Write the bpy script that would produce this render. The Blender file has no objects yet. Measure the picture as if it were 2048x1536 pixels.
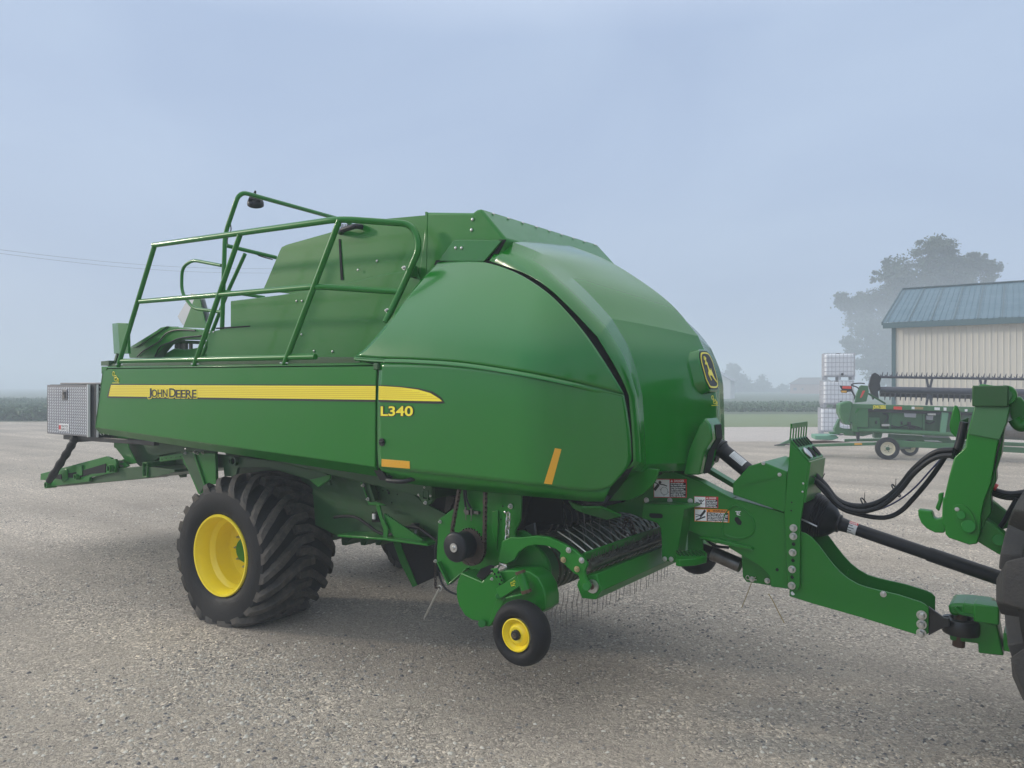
import bpy, bmesh, math, random
import numpy as np
from mathutils import Vector, Matrix
random.seed(7); np.random.seed(7)
S = bpy.context.scene
C = S.collection
R = math.radians
# ------------------------------------------------------------------ camera
# world frame: +x forward along the baler, +y across it (away from the camera), z up, metres
CAM = Vector((5.94, -3.80, 2.08)); TH = R(54)
FW = Vector((-math.cos(TH), math.sin(TH), 0)); RT = Vector((math.sin(TH), math.cos(TH), 0))
FPX = 1500.0; HZ = 772.0
cd = bpy.data.cameras.new('camera'); cam = bpy.data.objects.new('camera', cd); C.objects.link(cam)
cam.location = CAM; cam.rotation_euler = (R(90), 0, R(90 - 54) + R(0)); cd.sensor_width = 36; cd.lens = FPX/2048*36
cam.rotation_euler = Matrix((RT, Vector((0,0,1)), -FW)).transposed().to_euler()
cd.shift_y = (HZ-768)/2048; cd.clip_end = 3000; cd.clip_start = .05
S.camera = cam
# ------------------------------------------------------------------ world, sun, exposure
SUN_TRAVEL = Vector((.80, .40, -.30)).normalized()     # low morning sun behind the fog, from the rear left
el = math.asin(-SUN_TRAVEL.z); az = math.atan2(-SUN_TRAVEL.x, -SUN_TRAVEL.y)
w = bpy.data.worlds.new("World"); S.world = w; w.use_nodes = True
nt = w.node_tree; nt.nodes.clear()
o_ = nt.nodes.new('ShaderNodeOutputWorld'); bg = nt.nodes.new('ShaderNodeBackground')
sky = nt.nodes.new('ShaderNodeTexSky'); sky.sky_type = 'NISHITA'; sky.sun_disc = False
sky.sun_elevation = el; sky.sun_rotation = az; sky.dust_density = 4; sky.air_density = 1.2
mx = nt.nodes.new('ShaderNodeMix'); mx.data_type = 'RGBA'; mx.inputs[0].default_value = .88
tc = nt.nodes.new('ShaderNodeTexCoord'); nz = nt.nodes.new('ShaderNodeTexNoise'); nz.inputs['Scale'].default_value = 2.1; nz.inputs['Detail'].default_value = 4; nz.inputs['Distortion'].default_value = .6
mp = nt.nodes.new('ShaderNodeMapping'); mp.inputs['Scale'].default_value = (1, 1, 2.2)
cr = nt.nodes.new('ShaderNodeValToRGB')
cr.color_ramp.elements[0].position = .36; cr.color_ramp.elements[0].color = (4.2, 5.35, 7.5, 1)
cr.color_ramp.elements[1].position = .66; cr.color_ramp.elements[1].color = (4.8, 6.0, 8.05, 1)
nt.links.new(tc.outputs['Generated'], mp.inputs[0]); nt.links.new(mp.outputs[0], nz.inputs['Vector']); nt.links.new(nz.outputs[0], cr.inputs[0])
nt.links.new(sky.outputs[0], mx.inputs[6]); nt.links.new(cr.outputs[0], mx.inputs[7]); sp = nt.nodes.new('ShaderNodeSeparateXYZ'); nt.links.new(tc.outputs['Generated'], sp.inputs[0])
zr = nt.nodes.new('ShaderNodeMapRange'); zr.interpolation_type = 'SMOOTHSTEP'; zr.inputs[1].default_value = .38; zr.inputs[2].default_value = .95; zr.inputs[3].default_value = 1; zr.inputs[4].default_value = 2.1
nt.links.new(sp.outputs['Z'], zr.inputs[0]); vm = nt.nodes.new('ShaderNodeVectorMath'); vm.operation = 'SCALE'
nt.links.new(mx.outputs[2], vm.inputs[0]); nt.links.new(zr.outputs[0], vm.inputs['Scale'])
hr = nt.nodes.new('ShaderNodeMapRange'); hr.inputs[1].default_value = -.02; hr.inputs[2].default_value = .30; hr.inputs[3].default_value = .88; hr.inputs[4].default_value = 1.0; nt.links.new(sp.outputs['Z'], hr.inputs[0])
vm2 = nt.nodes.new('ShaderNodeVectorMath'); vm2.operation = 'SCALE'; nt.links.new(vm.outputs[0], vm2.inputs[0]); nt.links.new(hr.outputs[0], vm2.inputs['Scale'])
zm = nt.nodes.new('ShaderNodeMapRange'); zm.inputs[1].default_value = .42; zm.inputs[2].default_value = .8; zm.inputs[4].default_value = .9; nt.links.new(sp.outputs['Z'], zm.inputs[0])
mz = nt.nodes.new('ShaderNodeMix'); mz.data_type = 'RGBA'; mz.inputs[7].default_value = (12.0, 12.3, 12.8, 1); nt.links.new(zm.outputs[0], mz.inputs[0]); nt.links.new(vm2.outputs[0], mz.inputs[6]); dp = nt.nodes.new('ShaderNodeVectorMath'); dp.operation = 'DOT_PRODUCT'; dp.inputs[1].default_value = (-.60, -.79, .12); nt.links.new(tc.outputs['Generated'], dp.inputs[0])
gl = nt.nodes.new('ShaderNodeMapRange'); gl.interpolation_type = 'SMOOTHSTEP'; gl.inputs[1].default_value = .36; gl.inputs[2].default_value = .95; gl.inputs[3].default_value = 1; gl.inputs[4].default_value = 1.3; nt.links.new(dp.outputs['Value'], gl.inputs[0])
vg = nt.nodes.new('ShaderNodeVectorMath'); vg.operation = 'SCALE'; nt.links.new(mz.outputs[2], vg.inputs[0]); nt.links.new(gl.outputs[0], vg.inputs['Scale']); nt.links.new(vg.outputs[0], bg.inputs[0])   # sky brightened behind the camera, out of view, to light the side faces
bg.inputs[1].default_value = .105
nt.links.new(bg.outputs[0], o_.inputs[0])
sd = bpy.data.lights.new('sun', 'SUN'); sd.energy = 1.7; sd.angle = R(4.5); sd.color = (1, .90, .76)
sun = bpy.data.objects.new('sun', sd); C.objects.link(sun); sun.location = (-20, -10, 12)
sun.rotation_euler = SUN_TRAVEL.to_track_quat('-Z', 'Y').to_euler()
S.view_settings.view_transform = 'Standard'; S.view_settings.look = 'None'; S.view_settings.exposure = 0; S.view_settings.gamma = 1
S.view_settings.use_curve_mapping = False
try:
    S.cycles.volume_bounces = 2; S.cycles.max_bounces = 8
except Exception: pass

# ------------------------------------------------------------------ unprojection: a pixel of the 2048 px photo on a real plane
def ray(px, py):
    d = FW + RT*((px-1024)/FPX) + Vector((0, 0, (HZ-py)/FPX)); return d
def P(px, py, y):
    d = ray(px, py); t = (y-CAM.y)/d.y; return CAM + d*t
def PXp(px, py, x):
    d = ray(px, py); t = (x-CAM.x)/d.x; return CAM + d*t
def PZ(px, py, z=0):
    d = ray(px, py); t = (z-CAM.z)/d.z; return CAM + d*t
def PS(px, py, f, y0=0.2):
    y = y0
    for _ in range(40):
        p = P(px, py, y); y = y*.5 + .5*f(p.x, p.z)
    return P(px, py, y)
def CW(X, Z, z=0):          # camera-frame lateral, depth -> world
    v = FW*Z + RT*X; return Vector((CAM.x+v.x, CAM.y+v.y, z))
QQ = {1:(60,340,.29297), 2:(60,720,.358), 3:(640,380,.29297), 4:(1100,460,.29297), 5:(660,900,.28653), 6:(1000,900,.26042),
      7:(1400,840,.31905), 8:(1440,460,.30599), 11:(60,820,.19531), 12:(200,600,.14648), 13:(1800,740,.32552),
      14:(1640,700,.16602), 15:(1290,940,.10254), 16:(1380,680,.09114), 17:(660,900,.14978), 0:(0,0,1)}
def q(k, x, y):
    a = QQ[k]; return (a[0]+x*a[2], a[1]+y*a[2])
def pts(k, y, *xy):         # flat list of zoom coords -> 3D points on plane y
    return [P(*q(k, xy[i], xy[i+1]), y) for i in range(0, len(xy), 2)]

# ------------------------------------------------------------------ materials
MATS = {}
def mat(name, col, rough=.5, metal=0, coat=0, dirt=0, dirtcol=(.16,.14,.11), dscale=3, bump=0, bscale=40, spec=.5, var=0):
    m = bpy.data.materials.new(name); m.use_nodes = True; n = m.node_tree; b = n.nodes['Principled BSDF']
    b.inputs['Base Color'].default_value = (*col, 1); b.inputs['Roughness'].default_value = rough; b.inputs['Metallic'].default_value = metal
    b.inputs['Coat Weight'].default_value = coat; b.inputs['Coat Roughness'].default_value = .06; b.inputs['Specular IOR Level'].default_value = spec
    g = n.nodes.new('ShaderNodeNewGeometry')
    if dirt or var:
        nz = n.nodes.new('ShaderNodeTexNoise'); nz.inputs['Scale'].default_value = dscale; nz.inputs['Detail'].default_value = 8; nz.inputs['Roughness'].default_value = .7
        n.links.new(g.outputs['Position'], nz.inputs['Vector'])
        mr = n.nodes.new('ShaderNodeMapRange'); mr.inputs[1].default_value = .42; mr.inputs[2].default_value = .75; mr.inputs[4].default_value = max(dirt, var)
        n.links.new(nz.outputs[0], mr.inputs[0])
        mi = n.nodes.new('ShaderNodeMix'); mi.data_type = 'RGBA'; mi.inputs[6].default_value = (*col, 1); mi.inputs[7].default_value = (*dirtcol, 1)
        n.links.new(mr.outputs[0], mi.inputs[0]); n.links.new(mi.outputs[2], b.inputs['Base Color'])
        rr = n.nodes.new('ShaderNodeMapRange'); rr.inputs[1].default_value = .3; rr.inputs[2].default_value = .8
        rr.inputs[3].default_value = rough*.85; rr.inputs[4].default_value = min(1, rough*1.35)
        n.links.new(nz.outputs[0], rr.inputs[0]); n.links.new(rr.outputs[0], b.inputs['Roughness'])
    if bump:
        nb = n.nodes.new('ShaderNodeTexNoise'); nb.inputs['Scale'].default_value = bscale; nb.inputs['Detail'].default_value = 4
        n.links.new(g.outputs['Position'], nb.inputs['Vector'])
        bp = n.nodes.new('ShaderNodeBump'); bp.inputs['Strength'].default_value = bump; bp.inputs['Distance'].default_value = .01
        n.links.new(nb.outputs[0], bp.inputs['Height']); n.links.new(bp.outputs[0], b.inputs['Normal'])
        if coat: pass
    MATS[name] = m; return m
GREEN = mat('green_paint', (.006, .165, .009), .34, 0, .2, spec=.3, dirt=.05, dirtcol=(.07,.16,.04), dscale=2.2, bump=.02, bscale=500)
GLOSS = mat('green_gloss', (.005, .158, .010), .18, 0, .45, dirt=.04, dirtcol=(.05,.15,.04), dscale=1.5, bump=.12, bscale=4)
DGREEN = mat('green_dark_dusty', (.008, .075, .010), .5, 0, .15, dirt=.3, dirtcol=(.055,.06,.04), dscale=5)  # darker green base under brownish dirt mottling
HGREEN = mat('green_weathered', (.03, .15, .04), .5, 0, .2, dirt=.3, dirtcol=(.13,.19,.12), dscale=2)
YEL = mat('yellow_paint', (.90, .70, .015), .35, 0, .3, dirt=.15, dirtcol=(.5,.34,.05), dscale=6)
DECY = mat('decal_yellow', (.95, .80, .035), .35, 0, .2)
AMB = mat('amber_reflector', (.72, .36, .01), .3, 0, .4, dirt=.2, dirtcol=(.55,.3,.03), dscale=30)
RUB = mat('rubber', (.007, .007, .008), .6, 0, 0, dirt=.5, dirtcol=(.026,.025,.023), dscale=7, bump=.25, bscale=60, spec=.3)
RUBT = mat('rubber_tread', (.036, .033, .029), .8, 0, 0, dirt=1, dirtcol=(.125,.105,.082), dscale=9, bump=.4, bscale=80)
BLK = mat('black_plastic', (.007, .008, .011), .4, spec=.35, bump=.05, bscale=100, dirt=.15, dirtcol=(.05,.05,.05), dscale=10)
BLKM = mat('black_matt', (.004, .005, .005), .9)  # black painted in for the shade inside holes, slots, gaps and cavities
DECB = mat('decal_black', (.012, .012, .012), .35)
STEEL = mat('zinc', (.62, .62, .60), .3, .9, dirt=.35, dirtcol=(.35,.33,.28), dscale=30)
BRASS = mat('zinc_yellow', (.55, .47, .28), .35, .9)
DSTEEL = mat('worn_steel', (.22, .21, .20), .35, .9, dirt=.5, dirtcol=(.10,.07,.05), dscale=20)
CHAINM = mat('oily_chain', (.06, .05, .045), .5, .7, dirt=.6, dirtcol=(.12,.08,.06), dscale=25)
ALU = mat('aluminium_tread_plate', (.20, .20, .212), .42, .8, dirt=.3, dirtcol=(.33,.32,.31), dscale=6)
ALUB = mat('aluminium_bar', (.88, .88, .88), .25, .1)
ALUD = mat('aluminium_dark_reflection', (.022, .023, .026), .5, .0)  # toolbox body colour blackened to paint in its dark reflection
WHT = mat('white', (.78, .78, .77), .45, dirt=.2, dirtcol=(.55,.54,.52), dscale=8)
DWHT = mat('decal_white', (.92, .92, .91), .4)
RED = mat('red', (.62, .02, .02), .35)
ORG = mat('orange', (.85, .27, .01), .4)
RUST = mat('rusty_steel', (.09, .055, .035), .8, .2, dirt=.6, dirtcol=(.16,.08,.04), dscale=20)
GREY = mat('grey_sheet', (.33, .34, .36), .5, .2)
LAMPR = mat('red_lens', (.75, .05, .03), .3, coat=.5)
TANK = mat('tote_plastic', (.80, .82, .84), .55, dirt=.25, dirtcol=(.62,.64,.66), dscale=3)
CAGE = mat('galvanised_cage', (.42, .43, .46), .5, .4)
CREAMW = mat('cream_wheel', (.72, .66, .48), .45, dirt=.4, dirtcol=(.4,.34,.22), dscale=10)
REEL = mat('grey_reel', (.055, .058, .075), .5)
BARK = mat('bark', (.10, .085, .07), .9, bump=.6, bscale=15, dirt=.5, dirtcol=(.05,.045,.04))
WIRE = mat('dark_wire', (.03, .03, .03), .7)
STRAW = mat('straw', (.35, .26, .11), .8)
SMV = mat('plate_back', (.40, .42, .45), .4, .4)

# ------------------------------------------------------------------ mesh builder
OFF = {}
class MB:
    def __init__(s): s.v = []; s.f = []; s.m = []; s.cm = 0
    def add(s, vs, fs):
        b = len(s.v); s.v += [tuple(v) for v in vs]; s.f += [tuple(i+b for i in f) for f in fs]; s.m += [s.cm]*len(fs); return s
    def prism(s, poly, off):
        poly = [Vector(p) for p in poly]; off = Vector(off); n = len(poly)
        vs = poly + [p+off for p in poly]
        return s.add(vs, [tuple(range(n))[::-1], tuple(range(n, 2*n))] + [(i, (i+1)%n, n+(i+1)%n, n+i) for i in range(n)])
    def box(s, c, size, M=None):
        c = Vector(c); x, y, z = [k/2 for k in size]; vs = []
        for sx in (-x, x):
            for sy in (-y, y):
                for sz in (-z, z):
                    v = Vector((sx, sy, sz)); v = (M @ v if M is not None else v); vs.append(c+v)
        return s.add(vs, [(0,1,3,2),(4,6,7,5),(0,4,5,1),(2,3,7,6),(0,2,6,4),(1,5,7,3)])
    def beam(s, a, b, wd, ht, up=(0,0,1)):
        a = Vector(a); b = Vector(b); d = (b-a); L = d.length; d.normalize(); u = Vector(up); r = d.cross(u).normalized(); u = r.cross(d)
        M = Matrix((d, r, u)).transposed(); return s.box((a+b)/2, (L, wd, ht), M)
    def tube(s, pth, r, n=10, cap=True, closed=False):
        pth = [Vector(p) for p in pth]; N = len(pth); rr = r if isinstance(r, (list, tuple)) else [r]*N
        T = []
        for i in range(N):
            a = pth[(i-1) % N] if (closed or i > 0) else pth[i]; b = pth[(i+1) % N] if (closed or i < N-1) else pth[i]
            T.append((b-a).normalized())
        u = T[0].orthogonal().normalized(); vs = []; fs = []
        for i in range(N):
            u = (u - T[i]*u.dot(T[i])).normalized(); w_ = T[i].cross(u)
            for k in range(n):
                a = 2*math.pi*k/n; vs.append(pth[i] + (u*math.cos(a)+w_*math.sin(a))*rr[i])
        for i in range(N-1 + (1 if closed else 0)):
            for k in range(n):
                j = (i+1) % N; fs.append((i*n+k, i*n+(k+1)%n, j*n+(k+1)%n, j*n+k))
        if cap and not closed: fs += [tuple(range(n))[::-1], tuple(range((N-1)*n, N*n))]
        return s.add(vs, fs)
    def cyl(s, a, b, r, n=24, r2=None): return s.tube([a, b], [r, r if r2 is None else r2], n)
    def lathe(s, prof, o, ax, n=48, closed=False):      # prof: (radius, distance along axis)
        o = Vector(o); ax = Vector(ax).normalized(); u = ax.orthogonal().normalized(); w_ = ax.cross(u); vs = []; fs = []
        for (r, h) in prof:
            for k in range(n):
                a = 2*math.pi*k/n; vs.append(o + ax*h + (u*math.cos(a)+w_*math.sin(a))*r)
        m = len(prof)
        for i in range(m-1 + (1 if closed else 0)):
            j = (i+1) % m
            for k in range(n): fs.append((i*n+k, i*n+(k+1)%n, j*n+(k+1)%n, j*n+k))
        if not closed:
            if prof[0][0] > 1e-4: pass
        return s.add(vs, fs)
    def disc(s, o, ax, r, th, n=32): o = Vector(o); ax = Vector(ax).normalized(); return s.cyl(o, o+ax*th, r, n)
    def grid(s, rows):
        a = len(rows); b = len(rows[0]); vs = [p for r_ in rows for p in r_]
        return s.add(vs, [(i*b+j, i*b+j+1, (i+1)*b+j+1, (i+1)*b+j) for i in range(a-1) for j in range(b-1)])
    def build(s, name, mats, parent=None, bevel=0, seg=2, smooth=True, ang=38, solid=0, sub=0, orient=True, weld=0):
        me = bpy.data.meshes.new(name); off = OFF.get(parent.name, Vector((0,0,0))) if parent else Vector((0,0,0))
        me.from_pydata([(v[0]-off[0], v[1]-off[1], v[2]-off[2]) for v in s.v], [], s.f)
        if not isinstance(mats, (list, tuple)): mats = [mats]
        for m_ in mats: me.materials.append(m_)
        if len(mats) > 1: me.polygons.foreach_set('material_index', s.m)
        if orient or weld:
            bm = bmesh.new(); bm.from_mesh(me)
            if weld: bmesh.ops.remove_doubles(bm, verts=bm.verts, dist=weld)
            if orient: bmesh.ops.recalc_face_normals(bm, faces=bm.faces)
            bm.to_mesh(me); bm.free()
        ob = bpy.data.objects.new(name, me); C.objects.link(ob)
        if parent: ob.parent = parent
        OFF[ob.name] = off.copy()
        if smooth: me.shade_smooth(); me.set_sharp_from_angle(angle=R(ang))
        if sub:
            md = ob.modifiers.new('sub', 'SUBSURF'); md.levels = sub; md.render_levels = sub
        if solid:
            md = ob.modifiers.new('sol', 'SOLIDIFY'); md.thickness = solid; md.offset = 0
        if bevel:
            md = ob.modifiers.new('bev', 'BEVEL'); md.width = bevel; md.segments = seg; md.limit_method = 'ANGLE'; md.angle_limit = R(40); md.harden_normals = False
        return ob
def mb(): return MB()
def empty(name, loc, label, cat, group=None):
    o = bpy.data.objects.new(name, None); C.objects.link(o); o.location = loc; o.empty_display_size = .2
    OFF[o.name] = Vector(loc); o['label'] = label; o['category'] = cat
    if group: o['group'] = group
    return o
def tag(o, label, cat, group=None):
    o['label'] = label; o['category'] = cat
    if group: o['group'] = group
    return o
def struct(o, kind='structure'): o['kind'] = kind; return o
def inst(o, delta, parent=None):        # linked copy shifted by delta (same parent unless given), with children
    c = o.copy(); C.objects.link(c); c.parent = parent or o.parent; c.location = Vector(o.location) + Vector(delta)
    OFF[c.name] = OFF.get(o.name, Vector((0,0,0)))
    for ch in list(o.children):
        d = ch.copy(); C.objects.link(d); d.parent = c
        for g in list(ch.children):
            e = g.copy(); C.objects.link(e); e.parent = d
    return c
def fil(p, r=.05, n=6):                 # round the corners of a polyline
    p = [Vector(a) for a in p]; out = [p[0]]
    for i in range(1, len(p)-1):
        a, b, c = p[i-1], p[i], p[i+1]; d1 = (a-b); d2 = (c-b); k = min(r, d1.length*.45, d2.length*.45)
        s0 = b + d1.normalized()*k; s1 = b + d2.normalized()*k
        for t in range(n+1):
            t /= n; out.append(s0*(1-t)**2 + b*2*t*(1-t) + s1*t*t)
    out.append(p[-1]); return out
def spl(p, k=8):                        # Catmull-Rom through points
    p = [Vector(a) for a in p]; e = [p[0]*2-p[1]] + p + [p[-1]*2-p[-2]]; out = []
    for i in range(1, len(e)-2):
        for t in range(k):
            t /= k; a, b, c, d = e[i-1], e[i], e[i+1], e[i+2]
            out.append(.5*((2*b) + (c-a)*t + (2*a-5*b+4*c-d)*t*t + (-a+3*b-3*c+d)*t**3))
    out.append(p[-1]); return out
def plate(name, k, y, xy, th, m, parent, bevel=.004, rnd=0):
    p = pts(k, y, *xy)
    if rnd:
        pp = p[-1:] + p + p[:1]; p = fil([ (pp[0]+pp[1])/2 ] + p + [ (pp[0]+pp[1])/2 ], rnd, 4)[:-1]
    return mb().prism(p, (0, th, 0)).build(name, m, parent, bevel=bevel)
def textm(s_, size, bold=0):            # text -> (verts2d, faces), origin lower left
    cu = bpy.data.curves.new('t', 'FONT'); cu.body = s_; cu.size = size; cu.offset = bold; cu.resolution_u = 4
    ob = bpy.data.objects.new('t', cu); C.objects.link(ob); dg = bpy.context.evaluated_depsgraph_get(); dg.update()
    me = bpy.data.meshes.new_from_object(ob.evaluated_get(dg)); vs = [v.co.copy() for v in me.vertices]; fs = [tuple(p.vertices) for p in me.polygons]
    bpy.data.objects.remove(ob); bpy.data.curves.remove(cu); bpy.data.meshes.remove(me); return vs, fs
def addtext(b, s_, size, o, U, V, bold=0, wscale=1, fit=None):
    vs, fs = textm(s_, size, bold); o = Vector(o); U = Vector(U); V = Vector(V)
    if fit:
        x1 = max(v.x for v in vs); x0 = min(v.x for v in vs); wscale = fit/(x1-x0)
    b.add([o + U*v.x*wscale + V*v.y for v in vs], fs)
    return b
def bolt(b, o, ax, r=.014, h=.012, n=6):
    o = Vector(o); ax = Vector(ax).normalized(); r *= .8; b.cyl(o, o+ax*h*.25, r*1.38, 16); b.tube([o+ax*h*.25, o+ax*h*.85, o+ax*h], [r, r, r*.8], n); b.cyl(o+ax*h, o+ax*h*1.3, r*.5, 8)
def rivet(b, o, ax, r=.009):
    b.lathe([(r, 0), (r*.85, r*.4), (r*.4, r*.65), (.0005, r*.7)], o, ax, 8)
YN = Vector((0, -1, 0))
def links(name, path, L, r, m, parent):     # chain of stadium links along a polyline
    path = [Vector(a) for a in path]; b = mb(); seg = []
    for a, c in zip(path[:-1], path[1:]):
        n = max(1, round((c-a).length/(L*.72)))
        for i in range(n): seg.append((a.lerp(c, i/n), (c-a).normalized()))
    for i, (o, d) in enumerate(seg):
        u = d.cross(Vector((.3, 1, .1))).normalized()
        if i % 2: u = d.cross(u)
        w_ = L*.30; ring = []
        for k in range(12):
            a = 2*math.pi*k/12; ring.append(o + d*(math.cos(a)*w_ + (L*.5-w_)*(1 if math.cos(a) > 0 else -1) + L*.4) + u*math.sin(a)*w_)
        b.tube(ring, r, 6, closed=True)
    return b.build(name, m, parent, orient=False)

def fast(parent, name, m, P0, ax, fn):      # one small fastener mesh shared by separate objects
    first = None
    for p in P0:
        if first is None:
            b = mb(); fn(b); first = b.build(name, m, None); OFF[first.name] = Vector(); first.parent = parent; o = first
        else:
            o = first.copy(); C.objects.link(o)
        o.location = Vector(p) - OFF.get(parent.name, Vector())
def rivets(parent, P0, ax, r=.011, m=None, name='rivet'): fast(parent, name, m or STEEL, P0, ax, lambda b: rivet(b, (0,0,0), ax, r))
def bolts(parent, P0, ax, r=.014, h=.014, m=None, name='bolt'): fast(parent, name, m or STEEL, P0, ax, lambda b: bolt(b, (0,0,0), ax, r, h))
# ================================================================== THE GROUND AND THE FAR SETTING
def gravel_mat(name, base, var, fine=1.0, green=0):
    m = bpy.data.materials.new(name); m.use_nodes = True; n = m.node_tree; L = n.links.new; b = n.nodes['Principled BSDF']
    g = n.nodes.new('ShaderNodeNewGeometry')
    def nd(t, **k):
        x = n.nodes.new(t)
        for a, v in k.items(): x.inputs[a].default_value = v
        return x
    warp = nd('ShaderNodeTexNoise', Scale=9, Detail=2); L(g.outputs['Position'], warp.inputs['Vector'])
    wm = nd('ShaderNodeVectorMath'); wm.operation = 'MULTIPLY_ADD'; wm.inputs[1].default_value = (.09,.09,.09); L(warp.outputs['Color'], wm.inputs[0]); L(g.outputs['Position'], wm.inputs[2])
    v1 = nd('ShaderNodeTexVoronoi', Scale=68*fine); v1.inputs['Randomness'].default_value = 1; L(wm.outputs[0], v1.inputs['Vector'])
    v2 = nd('ShaderNodeTexVoronoi', Scale=105*fine); L(wm.outputs[0], v2.inputs['Vector'])
    big = nd('ShaderNodeTexNoise', Scale=.35, Detail=5, Roughness=.6); L(g.outputs['Position'], big.inputs['Vector'])
    mid = nd('ShaderNodeTexNoise', Scale=3.2, Detail=6, Roughness=.7); L(g.outputs['Position'], mid.inputs['Vector'])
    r1 = nd('ShaderNodeValToRGB'); e = r1.color_ramp.elements
    e[0].position = 0; e[0].color = (base[0]*.25, base[1]*.25, base[2]*.28, 1); e[1].position = 1; e[1].color = (base[0]*2.2, base[1]*2.2, base[2]*2.1, 1)
    for p_, k in ((.12, .5), (.45, .9), (.8, 1.15), (.9, 1.8)):
        x = e.new(p_); x.color = (base[0]*k, base[1]*k, base[2]*k, 1)
    sx = nd('ShaderNodeSeparateColor'); L(v1.outputs['Color'], sx.inputs[0]); L(sx.outputs[0], r1.inputs[0])
    r2 = nd('ShaderNodeValToRGB'); e = r2.color_ramp.elements
    e[0].color = (base[0]*.6, base[1]*.6, base[2]*.62, 1); e[1].color = (base[0]*1.35, base[1]*1.33, base[2]*1.28, 1)
    sy = nd('ShaderNodeSeparateColor'); L(v2.outputs['Color'], sy.inputs[0]); L(sy.outputs[1], r2.inputs[0])
    # where the larger stones lie loose against packed fines
    mk = nd('ShaderNodeMapRange'); mk.inputs[1].default_value = .40; mk.inputs[2].default_value = .62; mk.inputs[3].default_value = .14; mk.inputs[4].default_value = .95; L(mid.outputs[0], mk.inputs[0])
    mix = nd('ShaderNodeMix'); mix.data_type = 'RGBA'; L(mk.outputs[0], mix.inputs[0]); L(r2.outputs[0], mix.inputs[6]); L(r1.outputs[0], mix.inputs[7])
    tm = nd('ShaderNodeMapping'); tm.inputs['Rotation'].default_value = (0,0,R(28)); tm.inputs['Scale'].default_value = (.10,.95,1); L(g.outputs['Position'], tm.inputs[0])
    tk = nd('ShaderNodeTexNoise', Scale=1.0, Detail=3, Roughness=.5); L(tm.outputs[0], tk.inputs['Vector'])
    ad = nd('ShaderNodeMath'); ad.operation = 'MULTIPLY_ADD'; ad.inputs[1].default_value = .55; L(tk.outputs[0], ad.inputs[0])
    hf = nd('ShaderNodeMath'); hf.operation = 'MULTIPLY'; hf.inputs[1].default_value = .45; L(big.outputs[0], hf.inputs[0]); L(hf.outputs[0], ad.inputs[2])
    mk2 = nd('ShaderNodeMath'); mk2.operation = 'MULTIPLY_ADD'; mk2.inputs[1].default_value = .6; L(tk.outputs[0], mk2.inputs[0]); mh = nd('ShaderNodeMath'); mh.operation = 'MULTIPLY_ADD'; mh.inputs[1].default_value = .6; mh.inputs[2].default_value = -.1; L(mid.outputs[0], mh.inputs[0]); L(mh.outputs[0], mk2.inputs[2]); L(mk2.outputs[0], mk.inputs[0])
    tone = nd('ShaderNodeMapRange'); tone.inputs[1].default_value = .3; tone.inputs[2].default_value = .7; tone.inputs[3].default_value = 1-var; tone.inputs[4].default_value = 1+var*.6; L(ad.outputs[0], tone.inputs[0])
    mu = nd('ShaderNodeVectorMath'); mu.operation = 'SCALE'; L(mix.outputs[2], mu.inputs[0]); L(tone.outputs[0], mu.inputs['Scale'])
    L(mu.outputs[0], b.inputs['Base Color']); b.inputs['Roughness'].default_value = .88
    hm = nd('ShaderNodeMath'); hm.operation = 'MULTIPLY'; L(v1.outputs['Distance'], hm.inputs[0]); L(mk.outputs[0], hm.inputs[1])
    ha = nd('ShaderNodeMath'); ha.operation = 'MULTIPLY_ADD'; ha.inputs[1].default_value = .5; L(v2.outputs['Distance'], ha.inputs[0]); L(hm.outputs[0], ha.inputs[2])
    bp = nd('ShaderNodeBump', Strength=.8, Distance=.012); bp.invert = True; L(ha.outputs[0], bp.inputs['Height'])
    b2 = nd('ShaderNodeBump', Strength=.5, Distance=.05); L(mid.outputs[0], b2.inputs['Height']); L(b2.outputs[0], bp.inputs['Normal'])
    L(bp.outputs[0], b.inputs['Normal']); return m
GR = gravel_mat('gravel', (.425, .368, .296), .42)
ROADM = gravel_mat('packed_gravel', (.52, .47, .42), .10, 1.5)
LAWN = mat('lawn', (.15, .20, .085), .9, dirt=.6, dirtcol=(.18,.21,.08), dscale=.8, bump=.6, bscale=12)
FIELD = mat('field_soil', (.075, .11, .055), .95, dirt=.5, dirtcol=(.10,.10,.07), dscale=.5)
LEAFC = mat('crop_leaf', (.035, .095, .03), .6, dirt=.6, dirtcol=(.07,.13,.04), dscale=1.2)
LEAFT = mat('tree_leaf', (.035, .062, .026), .65, dirt=.6, dirtcol=(.065,.10,.035), dscale=.6)

def sheet(name, poly, z, m):
    b = mb(); b.add([Vector((p[0], p[1], z)) for p in poly], [tuple(range(len(poly)))])
    return struct(b.build(name, m, smooth=False))
g_ = 700
sheet('ground', [(-g_,-g_), (g_,-g_), (g_,g_), (-g_,g_)], 0, GR)
def cw2(X, Z): v = CW(X, Z); return (v.x, v.y)
def wob(a, b_, n, amp):
    out = []
    for i in range(n+1):
        t = i/n; out.append((a[0]+(b_[0]-a[0])*t, a[1]+(b_[1]-a[1])*t + (random.uniform(-amp, amp) if 0 < i < n else 0)))
    return out
sheet('yard_road', [cw2(*p) for p in wob((2,28.6), (60,24.5), 40, .35) + [(60,38.5)] + wob((60,38.4), (2,38.4), 20, .15)[1:]], .004, ROADM)
sheet('lawn', [cw2(*p) for p in wob((2,38), (70,37.2), 60, .2) + [(90,56), (2,56)]], .008, LAWN)
sheet('field', [cw2(*p) for p in wob((-160,46), (-4,43), 60, .5) + [(-4,55), (60,55), (300,600), (-600,600)]], .012, FIELD)

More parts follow.
